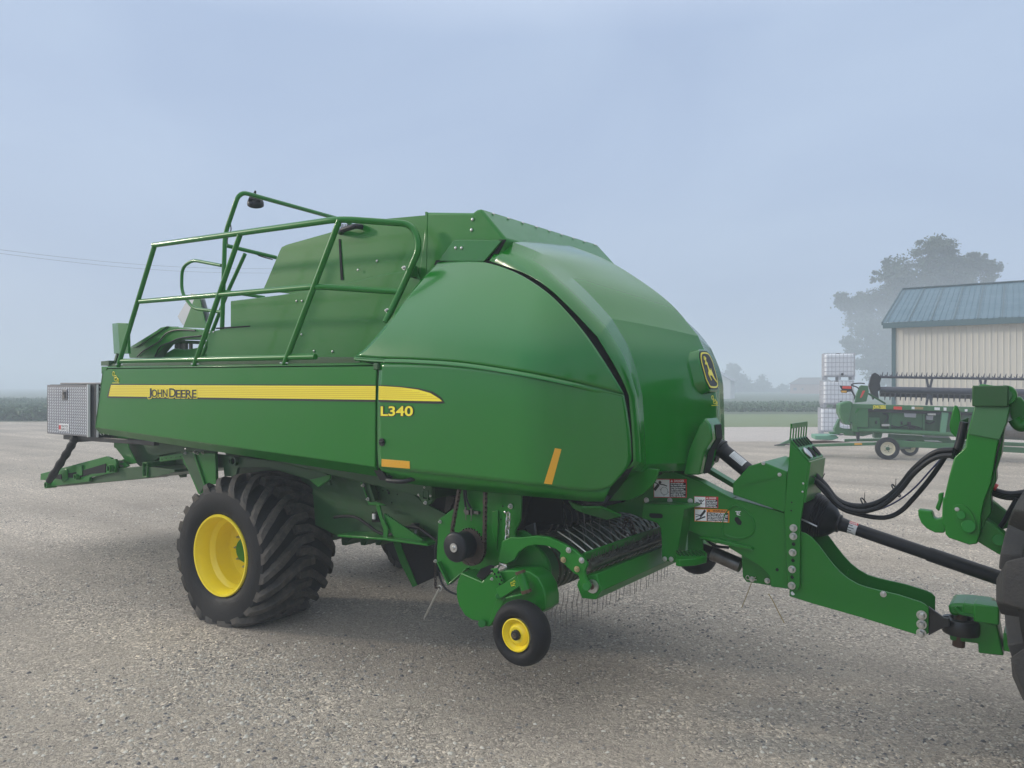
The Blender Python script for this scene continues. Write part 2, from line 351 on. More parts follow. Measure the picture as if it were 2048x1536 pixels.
def leafmesh(name, centres, size, m, parent=None, up=.0, tall=1.0):
    n = len(centres); c = np.asarray(centres, dtype=np.float32)
    a = np.random.normal(size=(n,3)); a /= np.linalg.norm(a,axis=1)[:,None]; a[:,2] *= .5 if up else 1
    b_ = np.random.normal(size=(n,3)); b_ -= a*(a*b_).sum(1)[:,None]/np.maximum((a*a).sum(1)[:,None],.01); b_ /= np.linalg.norm(b_,axis=1)[:,None]
    s = (size*np.random.uniform(.6,1.35,size=(n,1)))
    v = np.stack([c-a*s, c-b_*s*.55+a*s*.1, c+a*s, c+b_*s*.55+a*s*.1], 1).reshape(-1,3)
    me = bpy.data.meshes.new(name); me.from_pydata(v.tolist(), [], [(4*i,4*i+1,4*i+2,4*i+3) for i in range(n)])
    me.materials.append(m); ob = bpy.data.objects.new(name, me); C.objects.link(ob)
    if parent:
        off = OFF[parent.name]; me.transform(Matrix.Translation(-off)); ob.parent = parent
    return ob
def crops(name, x0, x1, z0, z1, n, h):
    cs = []
    for _ in range(n):
        Z = z0 + (z1-z0)*random.random()**1.6; Z = round(Z/.76)*.76 + random.gauss(0,.14); k = random.uniform(x0, x1)
        v = CW(k*Z, Z, random.uniform(.05, h)*(1+.15*math.sin(k*90+Z))); cs.append(v)
    return struct(leafmesh(name, cs, .13, LEAFC), 'stuff')
crops('crop_rows', -.76, -.50, 44.5, 95, 30000, .62)
crops('crop_rows', .25, .44, 60, 84, 9000, .38)

def tree(label, base, blobs, trunk, n, ls, group=None, kind='shade_tree', limbs=None):
    # blobs: (centre, radius) world-space spheres of foliage; trunk: radius; base on the ground
    t = empty(kind, base, label, 'tree', group); base = Vector(base)
    cs = []; tot = sum(r**2 for c, r in blobs)
    for c, r in blobs:
        k = int(n*r*r/tot); sub = []
        for _ in range(max(10, int(11*r))):       # sprays on the blob's surface and inside it
            d = Vector((random.gauss(0,1), random.gauss(0,1), random.gauss(0,1))).normalized()*r*random.random()**.45
            sub.append((c+d, r*random.uniform(.14,.40)))
        for _ in range(k):
            s0, rr = random.choice(sub)
            d = Vector((random.gauss(0,1), random.gauss(0,1), random.gauss(0,.6)))*rr*.62; cs.append(s0+d)
    leafmesh('crown', cs, ls, LEAFT, t)
    b = mb(); top = max(c.z for c, r in blobs); cx = sum((c for c, r in blobs), Vector())/len(blobs)
    mid = Vector((base.x, base.y, base.z + (cx.z-base.z)*.55)); b.tube(spl([base, (base+mid)/2 + Vector((trunk*.3,0,0)), mid, cx], 5), [trunk*(1.25-.055*i) for i in range(16)], 10)
    for c, r in [q_ for q_ in blobs if q_[1] > max(x[1] for x in blobs)*.5]:
        st = base.lerp(Vector((cx.x, cx.y, cx.z)), random.uniform(.45,.8)); m_ = (st+c)/2 + Vector((0,0,-r*.3))
        b.tube(spl([st, m_, c], 4), [trunk*.42*(1-.1*i) for i in range(9)], 6)
    b.build('trunk', BARK, t); return t
def pblob(px, py, r, Z, dz=0): return (CW((px-1024)/FPX*Z, Z+dz, CAM.z + (HZ-py)/FPX*Z), r/FPX*Z)
bl = [(1848,512,34),(1872,496,20),(1800,535,30),(1778,560,24),(1715,605,30),(1692,600,16),(1745,625,36),(1722,665,28),(1705,690,18),(1745,705,34),(1775,655,30),
      (1790,700,36),(1830,580,44),(1885,545,30),(1860,550,36),(1930,545,34),(1970,548,22),(1950,520,18),(1985,560,10),(1910,570,30),(1770,600,30),(1735,735,28),(1700,735,14),(1790,750,30),(1800,600,34),(1900,620,40),(1840,650,50)]
extra = [(x+random.uniform(-1,1)*r*1.15, y-abs(random.gauss(0,.4))*r*.8, random.uniform(5,10)) for x, y, r in bl for _ in range(3)]
tree('tall dense tree rising behind the cream metal barn', CW(31.2*2.75, 170), [pblob(x, y, r*1.04, 165, random.uniform(-4,4)) for x, y, r in bl+extra], .8, 85000, .31, kind='tall_tree')
for lab, x, Z, bb in (('largest pale tree in the fog left of the tote stack, beside the white shed', 1468, 250, [(1468,752,22),(1452,772,20),(1484,772,18),(1468,785,26),(1470,737,12),(1450,790,14),(1486,792,14)]),
                  ('round-headed middle one of the three foggy trees', 1522, 258, [(1522,772,18),(1505,785,17),(1540,784,17),(1522,792,22),(1550,792,9),(1498,793,10)]),
                  ('smallest foggy tree, nearest the far brick house', 1572, 266, [(1572,783,13),(1562,793,13),(1583,793,12),(1573,796,14)])):
    tree(lab, CW((x-1024)/FPX*Z, Z), [pblob(a, b_, r, Z, random.uniform(-2,2)) for a, b_, r in bb], .6, 14000, .42, 'trees fading into the fog')
# three more yard trees stand behind the camera, mirrored in the gloss paint
LEAFM = LEAFT
for k, (X, Z, h, lab) in enumerate(((-16, -38, 9, 'leafy tree across the yard behind the viewer, leftmost'), (2, -46, 11, 'leafy tree across the yard behind the viewer, in the middle'), (19, -40, 8, 'leafy tree across the yard behind the viewer, rightmost'))):
    tree(lab, CW(X, Z), [(CW(X+random.uniform(-2.5,2.5), Z+random.uniform(-2,2), h*random.uniform(.4,.85)), h*random.uniform(.18,.3)) for _ in range(7)], .25, 5000, .3, 'trees behind the viewer')

# ---- far brick house
Z = 92
def quadframe(p, q_): d = (q_-p); d.z = 0; d.normalize(); return d, Vector((-d.y, d.x, 0))
Z = 205; hA = CW((1580-1024)/FPX*Z, Z); hB = CW((1652-1024)/FPX*198, 198); u, nrm = quadframe(hA, hB)
if nrm.dot(FW) < 0: nrm = -nrm
BRICK = mat('brick', (.30, .15, .10), .85, dirt=.5, dirtcol=(.36,.22,.16), dscale=2)
ROOFB = mat('brown_shingle', (.13, .10, .085), .9)
h = empty('brick_house', hA, 'low tan brick house with a hipped roof fading into the fog', 'house')
LN = (hB-hA).length; Hw = 2.6
mb().prism([hA, hB, hB+Vector((0,0,Hw)), hA+Vector((0,0,Hw))], nrm*6).build('wall', BRICK, h, smooth=False)
a0 = hA-u*.4-nrm*.4+Vector((0,0,Hw)); a1 = hB+u*.4-nrm*.4+Vector((0,0,Hw)); a2 = a1+nrm*6.8; a3 = a0+nrm*6.8
r0 = hA+u*1.4+nrm*3+Vector((0,0,4.4)); r1_ = hB-u*1.4+nrm*3+Vector((0,0,4.4))
mb().add([a0,a1,a2,a3,r0,r1_], [(0,1,5,4),(1,2,5),(2,3,4,5),(3,0,4),(0,3,2,1)]).build('roof', ROOFB, h, smooth=False)
wp = hA + u*1.4 - nrm*.02 + Vector((0,0,1.25)); w0 = mb().box(wp, (.9,.06,.7), Matrix((u, nrm, Vector((0,0,1)))).transposed()).build('window', mat('far_glass', (.06,.06,.07), .2), h)
w0 = mb().box(wp+u*2.1, (.5,.06,.6), Matrix((u, nrm, Vector((0,0,1)))).transposed()).build('window', MATS['far_glass'], h)
# ---- white shed left of the far trees
Z = 120; hA = CW((1405-1024)/FPX*Z, Z+2); hB = CW((1461-1024)/FPX*Z, Z); u, nrm = quadframe(hA, hB)
if nrm.dot(FW) < 0: nrm = -nrm
h = empty('white_shed', hA, 'small white gabled shed just right of the baler nose, lost in fog', 'shed')
L2 = (hB-hA).length; ridge = hA.lerp(hB, .5)
WSH = mat('white_siding', (.62,.62,.62), .7)
mb().prism([hA, hB, hB+Vector((0,0,3.0)), ridge+Vector((0,0,4.4)), hA+Vector((0,0,3.0))], nrm*5).build('wall', WSH, h, smooth=False)
b = mb(); 
for p0, p1 in ((hB+u*.25+Vector((0,0,2.85)), ridge+Vector((0,0,4.5))), (ridge+Vector((0,0,4.5)), hA-u*.25+Vector((0,0,2.85)))):
    b.prism([p0-nrm*.3, p1-nrm*.3, p1-nrm*.3+Vector((0,0,.12)), p0-nrm*.3+Vector((0,0,.12))], nrm*5.6)
b.build('roof', GREY, h, smooth=False)
mb().box(hA+u*L2*.62-nrm*.03+Vector((0,0,1.1)), (1.0,.06,2.2), Matrix((u, nrm, Vector((0,0,1)))).transposed()).build('door', GREY, h)
# ---- utility pole behind the totes
pz = CW((1674-1024)/FPX*66, 66); h = empty('utility_pole', pz, 'thin utility pole with a crossarm peeking over the tote stack', 'pole')
mb().cyl(pz, pz+Vector((0,0,4.75)), .12, 10, .09).build('pole', BARK, h)
mb().box(pz+Vector((0,0,4.45)), (1.7,.1,.1), Matrix((RT, FW, Vector((0,0,1)))).transposed()).build('crossarm', BARK, h)
# ---- overhead wires at the left
for lab, (ya, yb) in (('upper one of two thin overhead wires crossing the foggy sky', (496,537)), ('lower one of two thin overhead wires crossing the foggy sky', (503,546))):
    Za, Zb = 46, 74; A = CW((-120-1024)/FPX*Za, Za, CAM.z+(HZ-ya+12)/FPX*Za); B = CW((560-1024)/FPX*Zb, Zb, CAM.z+(HZ-yb)/FPX*Zb)
    p = [A.lerp(B, i/16) - Vector((0,0,.55*math.sin(math.pi*i/16))) for i in range(17)]
    o = mb().tube(p, .010, 5).build('overhead_wire', WIRE); tag(o, lab, 'wire', 'overhead wires')

# ------------------------------------------------------------------ barn
def corr(nm, col, r, sc, depth):
    return mat(nm, col, r, dirt=.25, dirtcol=tuple(c*.75 for c in col), dscale=.7)
CREAM = corr('cream_siding', (.60, .555, .46), .6, 1, 1); TEAL = corr('teal_metal', (.055, .13, .165), .45, 1, 1); TEAL2 = mat('teal_trim', (.055,.11,.115), .5)
a = R(34); bd = RT*math.cos(a) - FW*math.sin(a); bn = RT*math.sin(a) + FW*math.cos(a); UP = Vector((0,0,1))
BC = CW(17.75, 35); LB = 17; eave = 5.02; W = 14; RZ = 7.35
h = empty('barn', BC, 'cream ribbed metal barn with a teal roof and dark teal trim', 'barn')
def rib(p0, d, L, v, nrm_, pitch, rw, rd):       # ribbed sheet: p0 origin, d along, v up vector, nrm outward
    pr = []; x = 0
    while x < L:
        pr += [(x,0), (min(x+pitch-rw*2,L),0), (min(x+pitch-rw*1.5,L),rd), (min(x+pitch-rw*.5,L),rd)]; x += pitch
    pr.append((L,0)); b = mb()
    b.grid([[p0 + d*x_ + nrm_*k for x_, k in pr], [p0 + d*x_ + nrm_*k + v for x_, k in pr]]); return b
mb().prism([BC, BC+bd*LB, BC+bd*LB+UP*(eave-.02), BC+UP*(eave-.02)], bn*W).build('wall_core', CREAM, h, smooth=False)
rib(BC-bn*.01, bd, LB, UP*(eave-.15), -bn, .229, .03, .022).build('wall', CREAM, h, smooth=False, orient=False)
g = [BC-bd*.01, BC-bd*.01+bn*W, BC-bd*.01+bn*W+UP*eave, BC-bd*.01+bn*W/2+UP*(RZ-.12), BC-bd*.01+UP*eave]
mb().prism(g, bd*.05).build('gable_wall', CREAM, h, smooth=False)
RO = .35; e0 = BC-bd*RO-bn*.4+UP*(eave-.02); r0 = BC-bd*RO+bn*W/2+UP*RZ
sl = (r0-e0); rn = sl.normalized().cross(bd).normalized(); rn = rn if rn.z > 0 else -rn
o = rib(e0+rn*.02, bd, LB, sl, rn, .229, .03, .02).build('roof', TEAL, h, smooth=False, orient=False)
b = mb(); 
for i in range(0, 19): b.beam(e0+rn*.045+bd*(.9*i+.15), e0+sl+rn*.045+bd*(.9*i+.15), .035, .02, rn)
b.build('roof_seam', TEAL2, o, smooth=False)
b = mb(); far = BC+bn*(W+.4)-bd*RO+UP*(eave-.02); sl2 = far - r0
b.add([r0, r0+bd*LB, far+bd*LB, far], [(0,1,2,3)]); b.build('roof_far_slope', TEAL, h, smooth=False)
mb().beam(e0-UP*.12+bd*.0, e0+bd*LB-UP*.12, .05, .26).build('eave_trim', TEAL2, h, bevel=.01)
mb().beam(e0-bd*.03+rn*.0-rn*.02, r0-bd*.03, .06, .16).build('rake_trim', TEAL2, h, bevel=.01)
mb().beam(r0+UP*.05, r0+bd*LB+UP*.05, .35, .04).build('ridge_cap', TEAL2, h)
mb().box(BC+bd*.06+UP*(eave/2-.1)-bn*.03, (.17,.06,eave-.2), Matrix((bd, bn, UP)).transposed()).build('corner_trim', TEAL2, h)
mb().beam(BC-bn*.04+UP*.25, BC+bd*LB-bn*.04+UP*.25, .04, .3).build('base_trim', TEAL2, h)

# ------------------------------------------------------------------ liquid totes
def tote(base, ang, label):
    t = empty('liquid_tote', base, label, 'tote', 'white caged liquid totes stacked three high'); M = Matrix.Rotation(ang, 3, 'Z'); o = Vector(base)
    T = lambda x, y, z: o + M @ Vector((x, y, z)); w_, d_, hh = .60, .50, 1.16
    b = mb()
    for i in range(5): b.box(T(0, -.44+.22*i, .135), (1.2,.11,.02), M)
    for x in (-.53, 0, .53):
        b.box(T(x, 0, .01), (.11,1.0,.02), M)
        for y in (-.42, 0, .42): b.box(T(x, y, .07), (.12,.14,.1), M)
    b.build('pallet', CAGE, t, bevel=.004)
    mb().box(T(0,0,.63), (1.15,.95,.94), M).build('tank', TANK, t, bevel=.09, seg=4)
    c_ = mb().cyl(T(0,0,1.10), T(0,0,1.15), .08, 20).build('cap', BLK, t)
    b = mb()
    for z in (.17, .36, .55, .74, .93, 1.13): b.tube([T(-w_,-d_,z), T(w_,-d_,z), T(w_,d_,z), T(-w_,d_,z)], .012, 6, closed=True)
    for i in range(9):
        x = -w_ + 2*w_*i/8
        for y in (-d_, d_): b.tube([T(x,y,.14), T(x,y,1.14)], .011, 6)
    for i in range(1, 7):
        y = -d_ + 2*d_*i/7
        for x in (-w_, w_): b.tube([T(x,y,.14), T(x,y,1.14)], .011, 6)
    b.build('cage', CAGE, t)
    v = mb(); v.cyl(T(.1,-.50,.24), T(.1,-.56,.24), .05, 14); v.build('outlet_valve', BLK, t)
    return t
tb = CW((1681-1024)/FPX*31.8, 32.2); ta = math.atan2(RT.y, RT.x) + R(-16)
labs = ['white caged tote at the bottom of the three-high stack, on the gravel', 'white caged tote in the middle of the stack, behind the red lamp', 'white caged tote on top of the stack, against the tree']
for i, (dz, dx) in enumerate(((0, -.09), (1.17, 0), (2.34, .07))):
    tote(tb + RT*dx + Vector((0,0,dz)), ta + R((0, 2, -1)[i]), labs[i])
# ================================================================== THE BALER
YC = 1.19
BAL = empty('square_baler', (0, 1.3, 0), 'big green square baler with yellow stripes, parked on the gravel and hitched to the tractor', 'baler')
def mirror_pts(l): return [Vector((p[0], 2*YC-p[1], p[2])) for p in l]
def gx(x):          # plan curve of the front side panel
    return 0 if x < 3.22 else .37*((x-3.22)/.57)**2
def door(x, z):     # upper side door leans in and arches over
    zz = 2.16 - .045*max(0, x-2.4)**1.5
    k = max(0, z-zz); return gx(x)*max(.0, 1-k*.2) + .44*(min(k, 1.2)/.84)**1.75 - .012
# ---- black inner core, painted in for the shade behind the gaps
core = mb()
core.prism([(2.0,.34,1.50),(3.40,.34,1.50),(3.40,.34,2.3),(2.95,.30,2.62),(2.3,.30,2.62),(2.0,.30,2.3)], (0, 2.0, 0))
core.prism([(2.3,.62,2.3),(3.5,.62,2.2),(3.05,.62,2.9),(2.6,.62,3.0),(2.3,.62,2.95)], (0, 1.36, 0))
core.build('inner_dark_core', BLKM, BAL, smooth=False)
# ---- bale chamber (behind the rear panel, below it)
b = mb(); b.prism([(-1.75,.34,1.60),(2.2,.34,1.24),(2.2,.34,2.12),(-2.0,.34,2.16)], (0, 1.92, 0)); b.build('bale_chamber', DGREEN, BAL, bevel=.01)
# ---- rear side panel
def panel(name, rows, yf, m, parent, closed_th=.03, nv=6, nu=26, smooth_rows=False):
    pass
def quadpatch(edgeL, edgeR, nu, f, sag=None):
    # edgeL/edgeR: matching pixel polylines down the two sides; rows between; returns rows of 3D points
    rows = []
    for (a, b_) in zip(edgeL, edgeR):
        rows.append([f(a[0]+(b_[0]-a[0])*i/nu, a[1]+(b_[1]-a[1])*i/nu) for i in range(nu+1)])
    return rows
top0, top1 = (206,735), (754,728); f0, f1 = (190,855), (750,934.5); b0, b1 = (200,867), (764,954.5)
U = lambda a, b_, t: (a[0]+(b_[0]-a[0])*t, a[1]+(b_[1]-a[1])*t)
rp = mb()
face = [P(*p, 0) for p in (top0, top1, (751,771), f1, f0)]
rp.prism(face, (0,.03,0)); rp.build('rear_side_panel', GREEN, BAL, bevel=.006)
RSP = bpy.data.objects['rear_side_panel']
lowp = [P(*f0,0), P(*f1,0), P(*b1,.10), P(*b0,.10)]
mb().prism([p+Vector((0,.002,0)) for p in lowp], (0,.025,0)).build('lower_fold', GREEN, RSP, bevel=.004)
tp = [P(*top0,0), P(*top1,0)]; mb().prism([tp[0], tp[1], tp[1]+Vector((0,.36,.02)), tp[0]+Vector((0,.36,.02))], (0,0,-.02)).build('top_ledge', GREEN, RSP, bevel=.004)
bk = [P(*top0,0), P(*f0,0), P(*b0,.1)]; mb().prism([bk[0], bk[1], bk[2], bk[2]+Vector((0,.3,0)), bk[0]+Vector((0,.34,0))], (.02,0,0)).build('end_flange', GREEN, RSP)
mb().prism(pts(0, -.004, 203,735, 214,735, 212,741, 205,742), (0,.03,0)).build('corner_lug', GREEN, RSP)
mb().prism([p+Vector((0,0,0)) for p in pts(0, .30, 203,733, 754,725, 754,739, 203,747)], (0,.02,0)).build('top_lip', GREEN, RSP)
rivets(RSP, [P(x, y-1, .02) for x, y in ((233,730),(244,730),(384,729.5),(396,729.5),(562,727.5),(574,727.5))], (0,0,1), .012)
rivets(RSP, [P(x, y, .09) for x, y in ((207,866),(217,867.5))], YN, .009)
# stripe
def stripe(name, poly, m, eps, parent): return mb().prism([P(x, y, -eps) for x, y in poly], (0, eps*.7, 0)).build(name, m, parent, smooth=False)
stripe('stripe_outline', [(221,768),(751,769.6),(750,804),(215,796),(214,793.5)], DECB, .0025, RSP)
yy = stripe('yellow_stripe', [(222,770),(751,772),(750.5,799.5),(217,792.5)], DECY, .005, RSP)
GOLD = mat('decal_line', (.78,.58,.02), .4)
b = mb()
for i in range(1, 7):
    t = i/7; p = [P(221.5-t*4.5, 770+22.5*t-.8, -.0065), P(751, 772+27.5*t-.9, -.0065), P(751, 772+27.5*t+.9, -.0065), P(221.5-t*4.5, 770+22.5*t+.8, -.0065)]
    b.add(p, [(0,1,2,3)])
b.build('stripe_lines', GOLD, yy, smooth=False)
def lettering(name, parent, words, yb, lay, y):     # words: (text, size, x px, baseline px, width px)
    for col, off, dy in lay:
        b = mb()
        for (s_, x, yb_, wpx, hpx) in words:
            o = P(x, yb_, y); e = P(x+wpx, yb_, y); t = P(x, yb_-hpx, y); vs, fs = textm(s_, 1.0, off)
            x0 = min(v.x for v in vs); x1 = max(v.x for v in vs); y0 = min(v.y for v in vs); y1 = max(v.y for v in vs); g_ = off*1.0
            sx = (e.x-o.x)/((x1-g_)-(x0+g_)); sz = (t.z-o.z)/((y1-g_)-(y0+g_))
            b.add([Vector((o.x+(v.x-x0-g_)*sx, y-dy, o.z+(v.y-y0-g_)*sz + (e.z-o.z)*(v.x-x0)/(x1-x0))) for v in vs], fs)
        b.build(name, col, parent, smooth=False, orient=False)
words = [('J', 298, 796.5, 6.5, 19.5), ('OHN', 305.5, 794, 31, 14.8), ('D', 340.5, 794.5, 12.5, 17.5), ('EERE', 354, 795.2, 40.5, 15)]
lettering('brand_lettering', yy, words, 0, ((DECY, .085, .0075), (DECB, .022, .0092)), 0)
# small crest above the stripe
def crest(parent, o, U_, V_, s_, nrm_):
    b = mb(); o = Vector(o); U_ = Vector(U_); V_ = Vector(V_)
    def ring(cx, cy, rx, ry, n=14):
        p = [o+(U_*(cx+rx*math.cos(k*2*math.pi/n))+V_*(cy+ry*math.sin(k*2*math.pi/n)))*s_ + Vector(nrm_)*.003 for k in range(n)]; b.tube(p, s_*.022, 4, closed=True)
    ring(-.32,.35,.13,.16); ring(.05,-.05,.25,.14); ring(-.05,.12,.16,.1); ring(.3,-.12,.12,.12)
    b.tube([o+(U_*-.45+V_*-.32)*s_+Vector(nrm_)*.003, o+(U_*.5+V_*-.32)*s_+Vector(nrm_)*.003], s_*.03, 4)
    b.build('small_crest', DECY, parent)
crest(RSP, P(232,757,0), (1,0,0), (0,0,1), .14, (0,-1,0))
# ---- front side panel: flat, then curving in towards the nose
def fpanel(px, py): return PS(px, py, lambda x, z: gx(x))
L_ = [(762,726),(760,745),(758.5,771),(757,803),(757,850),(757,900),(759,935)]
T_ = [(762,726),(860,727.5),(960,736),(1060,750),(1160,769),(1215,781),(1247,790)]
R_ = [(1247,790),(1252,815),(1257,845),(1260,880),(1262,905),(1259,928),(1237,958)]
B_ = [(759,935),(900,951),(1000,961),(1090,971),(1160,977),(1203,979),(1237,958)]
Rr = [(1247,790),(1251,810),(1255,835),(1259,865),(1261,895),(1258,928),(1222,972)]
Bb = [(759,935),(900,951),(1000,962),(1090,972),(1150,979),(1190,981),(1222,972)]
def coons(T, B, L, Rr_, nu, nv, f):
    def samp(pl, t):
        d = [0]
        for a, c in zip(pl[:-1], pl[1:]): d.append(d[-1]+math.hypot(c[0]-a[0], c[1]-a[1]))
        t *= d[-1]
        for i in range(len(pl)-1):
            if t <= d[i+1]+1e-9:
                k = (t-d[i])/(d[i+1]-d[i]+1e-12); return (pl[i][0]+(pl[i+1][0]-pl[i][0])*k, pl[i][1]+(pl[i+1][1]-pl[i][1])*k)
        return pl[-1]
    rows = []
    for j in range(nv+1):
        v = j/nv; row = []
        for i in range(nu+1):
            u = i/nu; a, c, l, r = samp(T, u), samp(B, u), samp(L, v), samp(Rr_, v)
            x = [ (1-v)*a[k]+v*c[k]+(1-u)*l[k]+u*r[k] - ((1-u)*(1-v)*T[0][k]+u*(1-v)*T[-1][k]+(1-u)*v*B[0][k]+u*v*B[-1][k]) for k in (0,1)]
            row.append(f(*x))
        rows.append(row)
    return rows
def smooth_pl(pl, k=5): return [(v.x, v.y) for v in spl([(a[0], a[1], 0) for a in pl], k)]
FT, FB, FL, FR = smooth_pl(T_), smooth_pl(Bb), L_, smooth_pl(Rr)
rows = coons(FT, FB, FL, FR, 60, 24, fpanel)
b = mb(); b.grid(rows); FSP = b.build('front_side_panel', GLOSS, BAL, solid=0, ang=60)
md = FSP.modifiers.new('sol', 'SOLIDIFY'); md.thickness = .02; md.offset = 0
# lower fold of the front panel
low = [(770,953),(809,966),(920,979),(1041,991),(1120,998),(1172,1002.5),(1208,1003)]
up_ = rows[-1]; lo = smooth_pl(low, 10); nlo = len(up_)
lrow = []
for i in range(nlo):
    x_, y_ = lo[round(i/(nlo-1)*(len(lo)-1))]; lrow.append(PS(x_, y_, lambda x, z: gx(x)*.8+.10))
b = mb(); b.grid([up_, lrow]); f_ = b.build('lower_fold', GREEN, FSP, ang=60); md = f_.modifiers.new('sol', 'SOLIDIFY'); md.thickness = .02
# stripe on the front panel
st = [(757.5,772),(800,774.5),(835,779),(860,786),(878,797),(884,802.5),(870,802.5),(820,801.5),(757,799.5)]
so = [(757.5,769.8),(800,772),(838,776.5),(865,783.5),(882,795),(889,806),(878,807.5),(820,806),(757,804)]
stripe('stripe_outline', so, DECB, .0125, FSP); y2 = stripe('yellow_stripe', st, DECY, .015, FSP)
b = mb()
for i in range(1, 7):
    t = i/7; e = 884 - (1-t)**1.35*95
    ya = 772+27.5*t; p = [P(757.5, ya-.9, -.0165), P(e, ya-.5+(e-757)*.012, -.0165), P(e, ya+.6+(e-757)*.012, -.0165), P(757.5, ya+.9, -.0165)]
    b.add(p, [(0,1,2,3)])
b.build('stripe_lines', GOLD, y2, smooth=False)
lettering('model_lettering', FSP, [('L340', 765, 831.5, 63, 18.5)], 0, ((DECB, .075, .0125), (DECY, .022, .0145)), 0)
def ref(name, poly, parent, eps=.014): return mb().prism([P(x, y, -eps) for x, y in poly], (0, .003, 0)).build(name, AMB, parent, bevel=.001)
ref('amber_reflector', [(763,918),(819,922.5),(819.5,937.5),(763,933)], FSP)
rf = [fpanel(x, y)+Vector((.0,-.013,0)) for x, y in ((1111,896),(1124,898),(1105,968.5),(1089,966.5))]
A4 = [(1111,896),(1124,898),(1105,968.5),(1089,966.5)]; b = mb()
b.grid([[fpanel(A4[0][0]+(A4[3][0]-A4[0][0])*j/8+(A4[1][0]-A4[0][0]+((A4[2][0]-A4[3][0])-(A4[1][0]-A4[0][0]))*j/8)*i/3, A4[0][1]+(A4[3][1]-A4[0][1])*j/8+2*i/3)+Vector((.004,-.0125,0)) for i in range(4)] for j in range(9)]); b.build('amber_reflector', AMB, FSP)
b = mb(); o = P(767, 884, 0); b.cyl(o+Vector((0,-.012,0)), o+Vector((0,-.022,0)), .028, 24); b.box(o+Vector((0,-.026,0)), (.04,.012,.012)); b.build('turn_latch', BLK, FSP, bevel=.002)
def handle(c, name='grab_handle', parent=FSP, r=.017): b = mb(); b.tube(fil(c, .05, 5), r, 12); return b.build(name, BLK, parent)
h0 = pts(5, .02, 385,180, 392,212, 520,222, 570,195); h0[0].y = .09; h0[3].y = .09; handle(h0)
# ---- seam strip between the panels
mb().prism(pts(0, .035, 748,728, 766,727, 762,770, 760,934, 776,962, 760,960, 744,935, 746,771), (0,.02,0)).build('panel_seam', BLKM, BAL, smooth=False)
mb().prism(pts(0, .012, 752.5,730, 758,729, 757,771, 754.5,771), (0,.02,0)).build('seam_hinge', DGREEN, BAL, bevel=.004)
bb = mb(); bb.box(P(755,733,-.005), (.05,.04,.05)); bb.build('hinge_block', DGREEN, BAL, bevel=.008)
# ---- upper side door
def fdoor(px, py): return PS(px, py, door)
DT = smooth_pl([(878,526),(910,524.5),(940,524),(967,525.5)])
DR = smooth_pl([(967,525.5),(1006,536),(1050,556),(1097,588),(1138,629),(1176,676),(1207,722),(1235,767),(1247,788)])
DL = smooth_pl([(878,526),(850,555),(812,600),(770,655),(735,695),(712,712)])
DB = smooth_pl([(712,712),(760,716),(830,718),(920,724),(1000,735),(1080,749),(1160,766),(1247,788)])
rows = coons(DT, DB, DL, DR, 60, 44, fdoor)
b = mb(); b.grid(rows); UD = b.build('upper_door', GLOSS, BAL, ang=60); md = UD.modifiers.new('sol', 'SOLIDIFY'); md.thickness = .018; md.offset = 0
# proud rolled lip along the bottom of the door
lip = [fdoor(x, y) for x, y in DB]; b = mb()
prof = [(0,0),(-.020,-.010),(-.022,-.026),(-.004,-.036),(.03,-.036)]
b.grid([[p+Vector((0, a*(1 if i < len(lip)*.86 else .35), c_*(1 if i < len(lip)*.9 else .6))) for i, p in enumerate(lip)] for a, c_ in prof]); b.build('door_lip', GLOSS, UD, ang=60)
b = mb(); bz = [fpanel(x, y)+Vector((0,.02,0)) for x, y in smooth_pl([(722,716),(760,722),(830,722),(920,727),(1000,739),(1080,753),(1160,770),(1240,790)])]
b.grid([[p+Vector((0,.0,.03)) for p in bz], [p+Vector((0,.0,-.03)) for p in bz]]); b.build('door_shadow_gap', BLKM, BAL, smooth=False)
# tip underside
mb().prism([P(709,717,-.015), P(768,720,-.02), P(764,725,.06), P(735,722,.12)], (0,0,.012)).build('door_tip', GLOSS, UD, bevel=.003)
# ---- black strip set back along the gap, painted for its shade
GP = [(977,521),(1006,526.5),(1050,547),(1097,576),(1144,620),(1190,674),(1229,732),(1257,785),(1264,870),(1265.5,915)]
gs = smooth_pl(GP, 6); b = mb()
r0_, r1_ = [], []
for x, y in gs + [(1262,935),(1250,952)]:
    r0_.append(PS(x-16, y+7, lambda a, c_: door(a, c_)+.05 if c_ > 2.1 else gx(a)+.05)); r1_.append(PS(x+8, y-5, lambda a, c_: door(a, c_)+.07 if c_ > 2.1 else gx(a)+.07))
b.grid([r0_, r1_]); b.build('gap_shade_strip', BLKM, BAL, smooth=False)
mb().prism([P(x, y, .440) for x, y in ((872,520),(1000,519),(1000,530),(868,530))], (0,.006,0)).build('gap_shade_strip', BLKM, BAL, smooth=False)
# ---- shoulder cap above the door
cap_ = [P(x, y, .425) for x, y in ((878,522),(905,482),(915,479.5),(1003,481),(968,523))]
mb().prism(cap_, (0,.02,0)).build('shoulder_cap', GLOSS, BAL, bevel=.004)
SC = bpy.data.objects['shoulder_cap']
rivets(SC, [P(x, y, .422) for x, y in ((911,496),(923,496))], YN, .012)
mb().prism([P(x, y, .442) for x, y in ((960,527),(999,479),(1012,479),(985,527))], (0,.006,0)).build('cap_gap', BLKM, BAL, smooth=False)
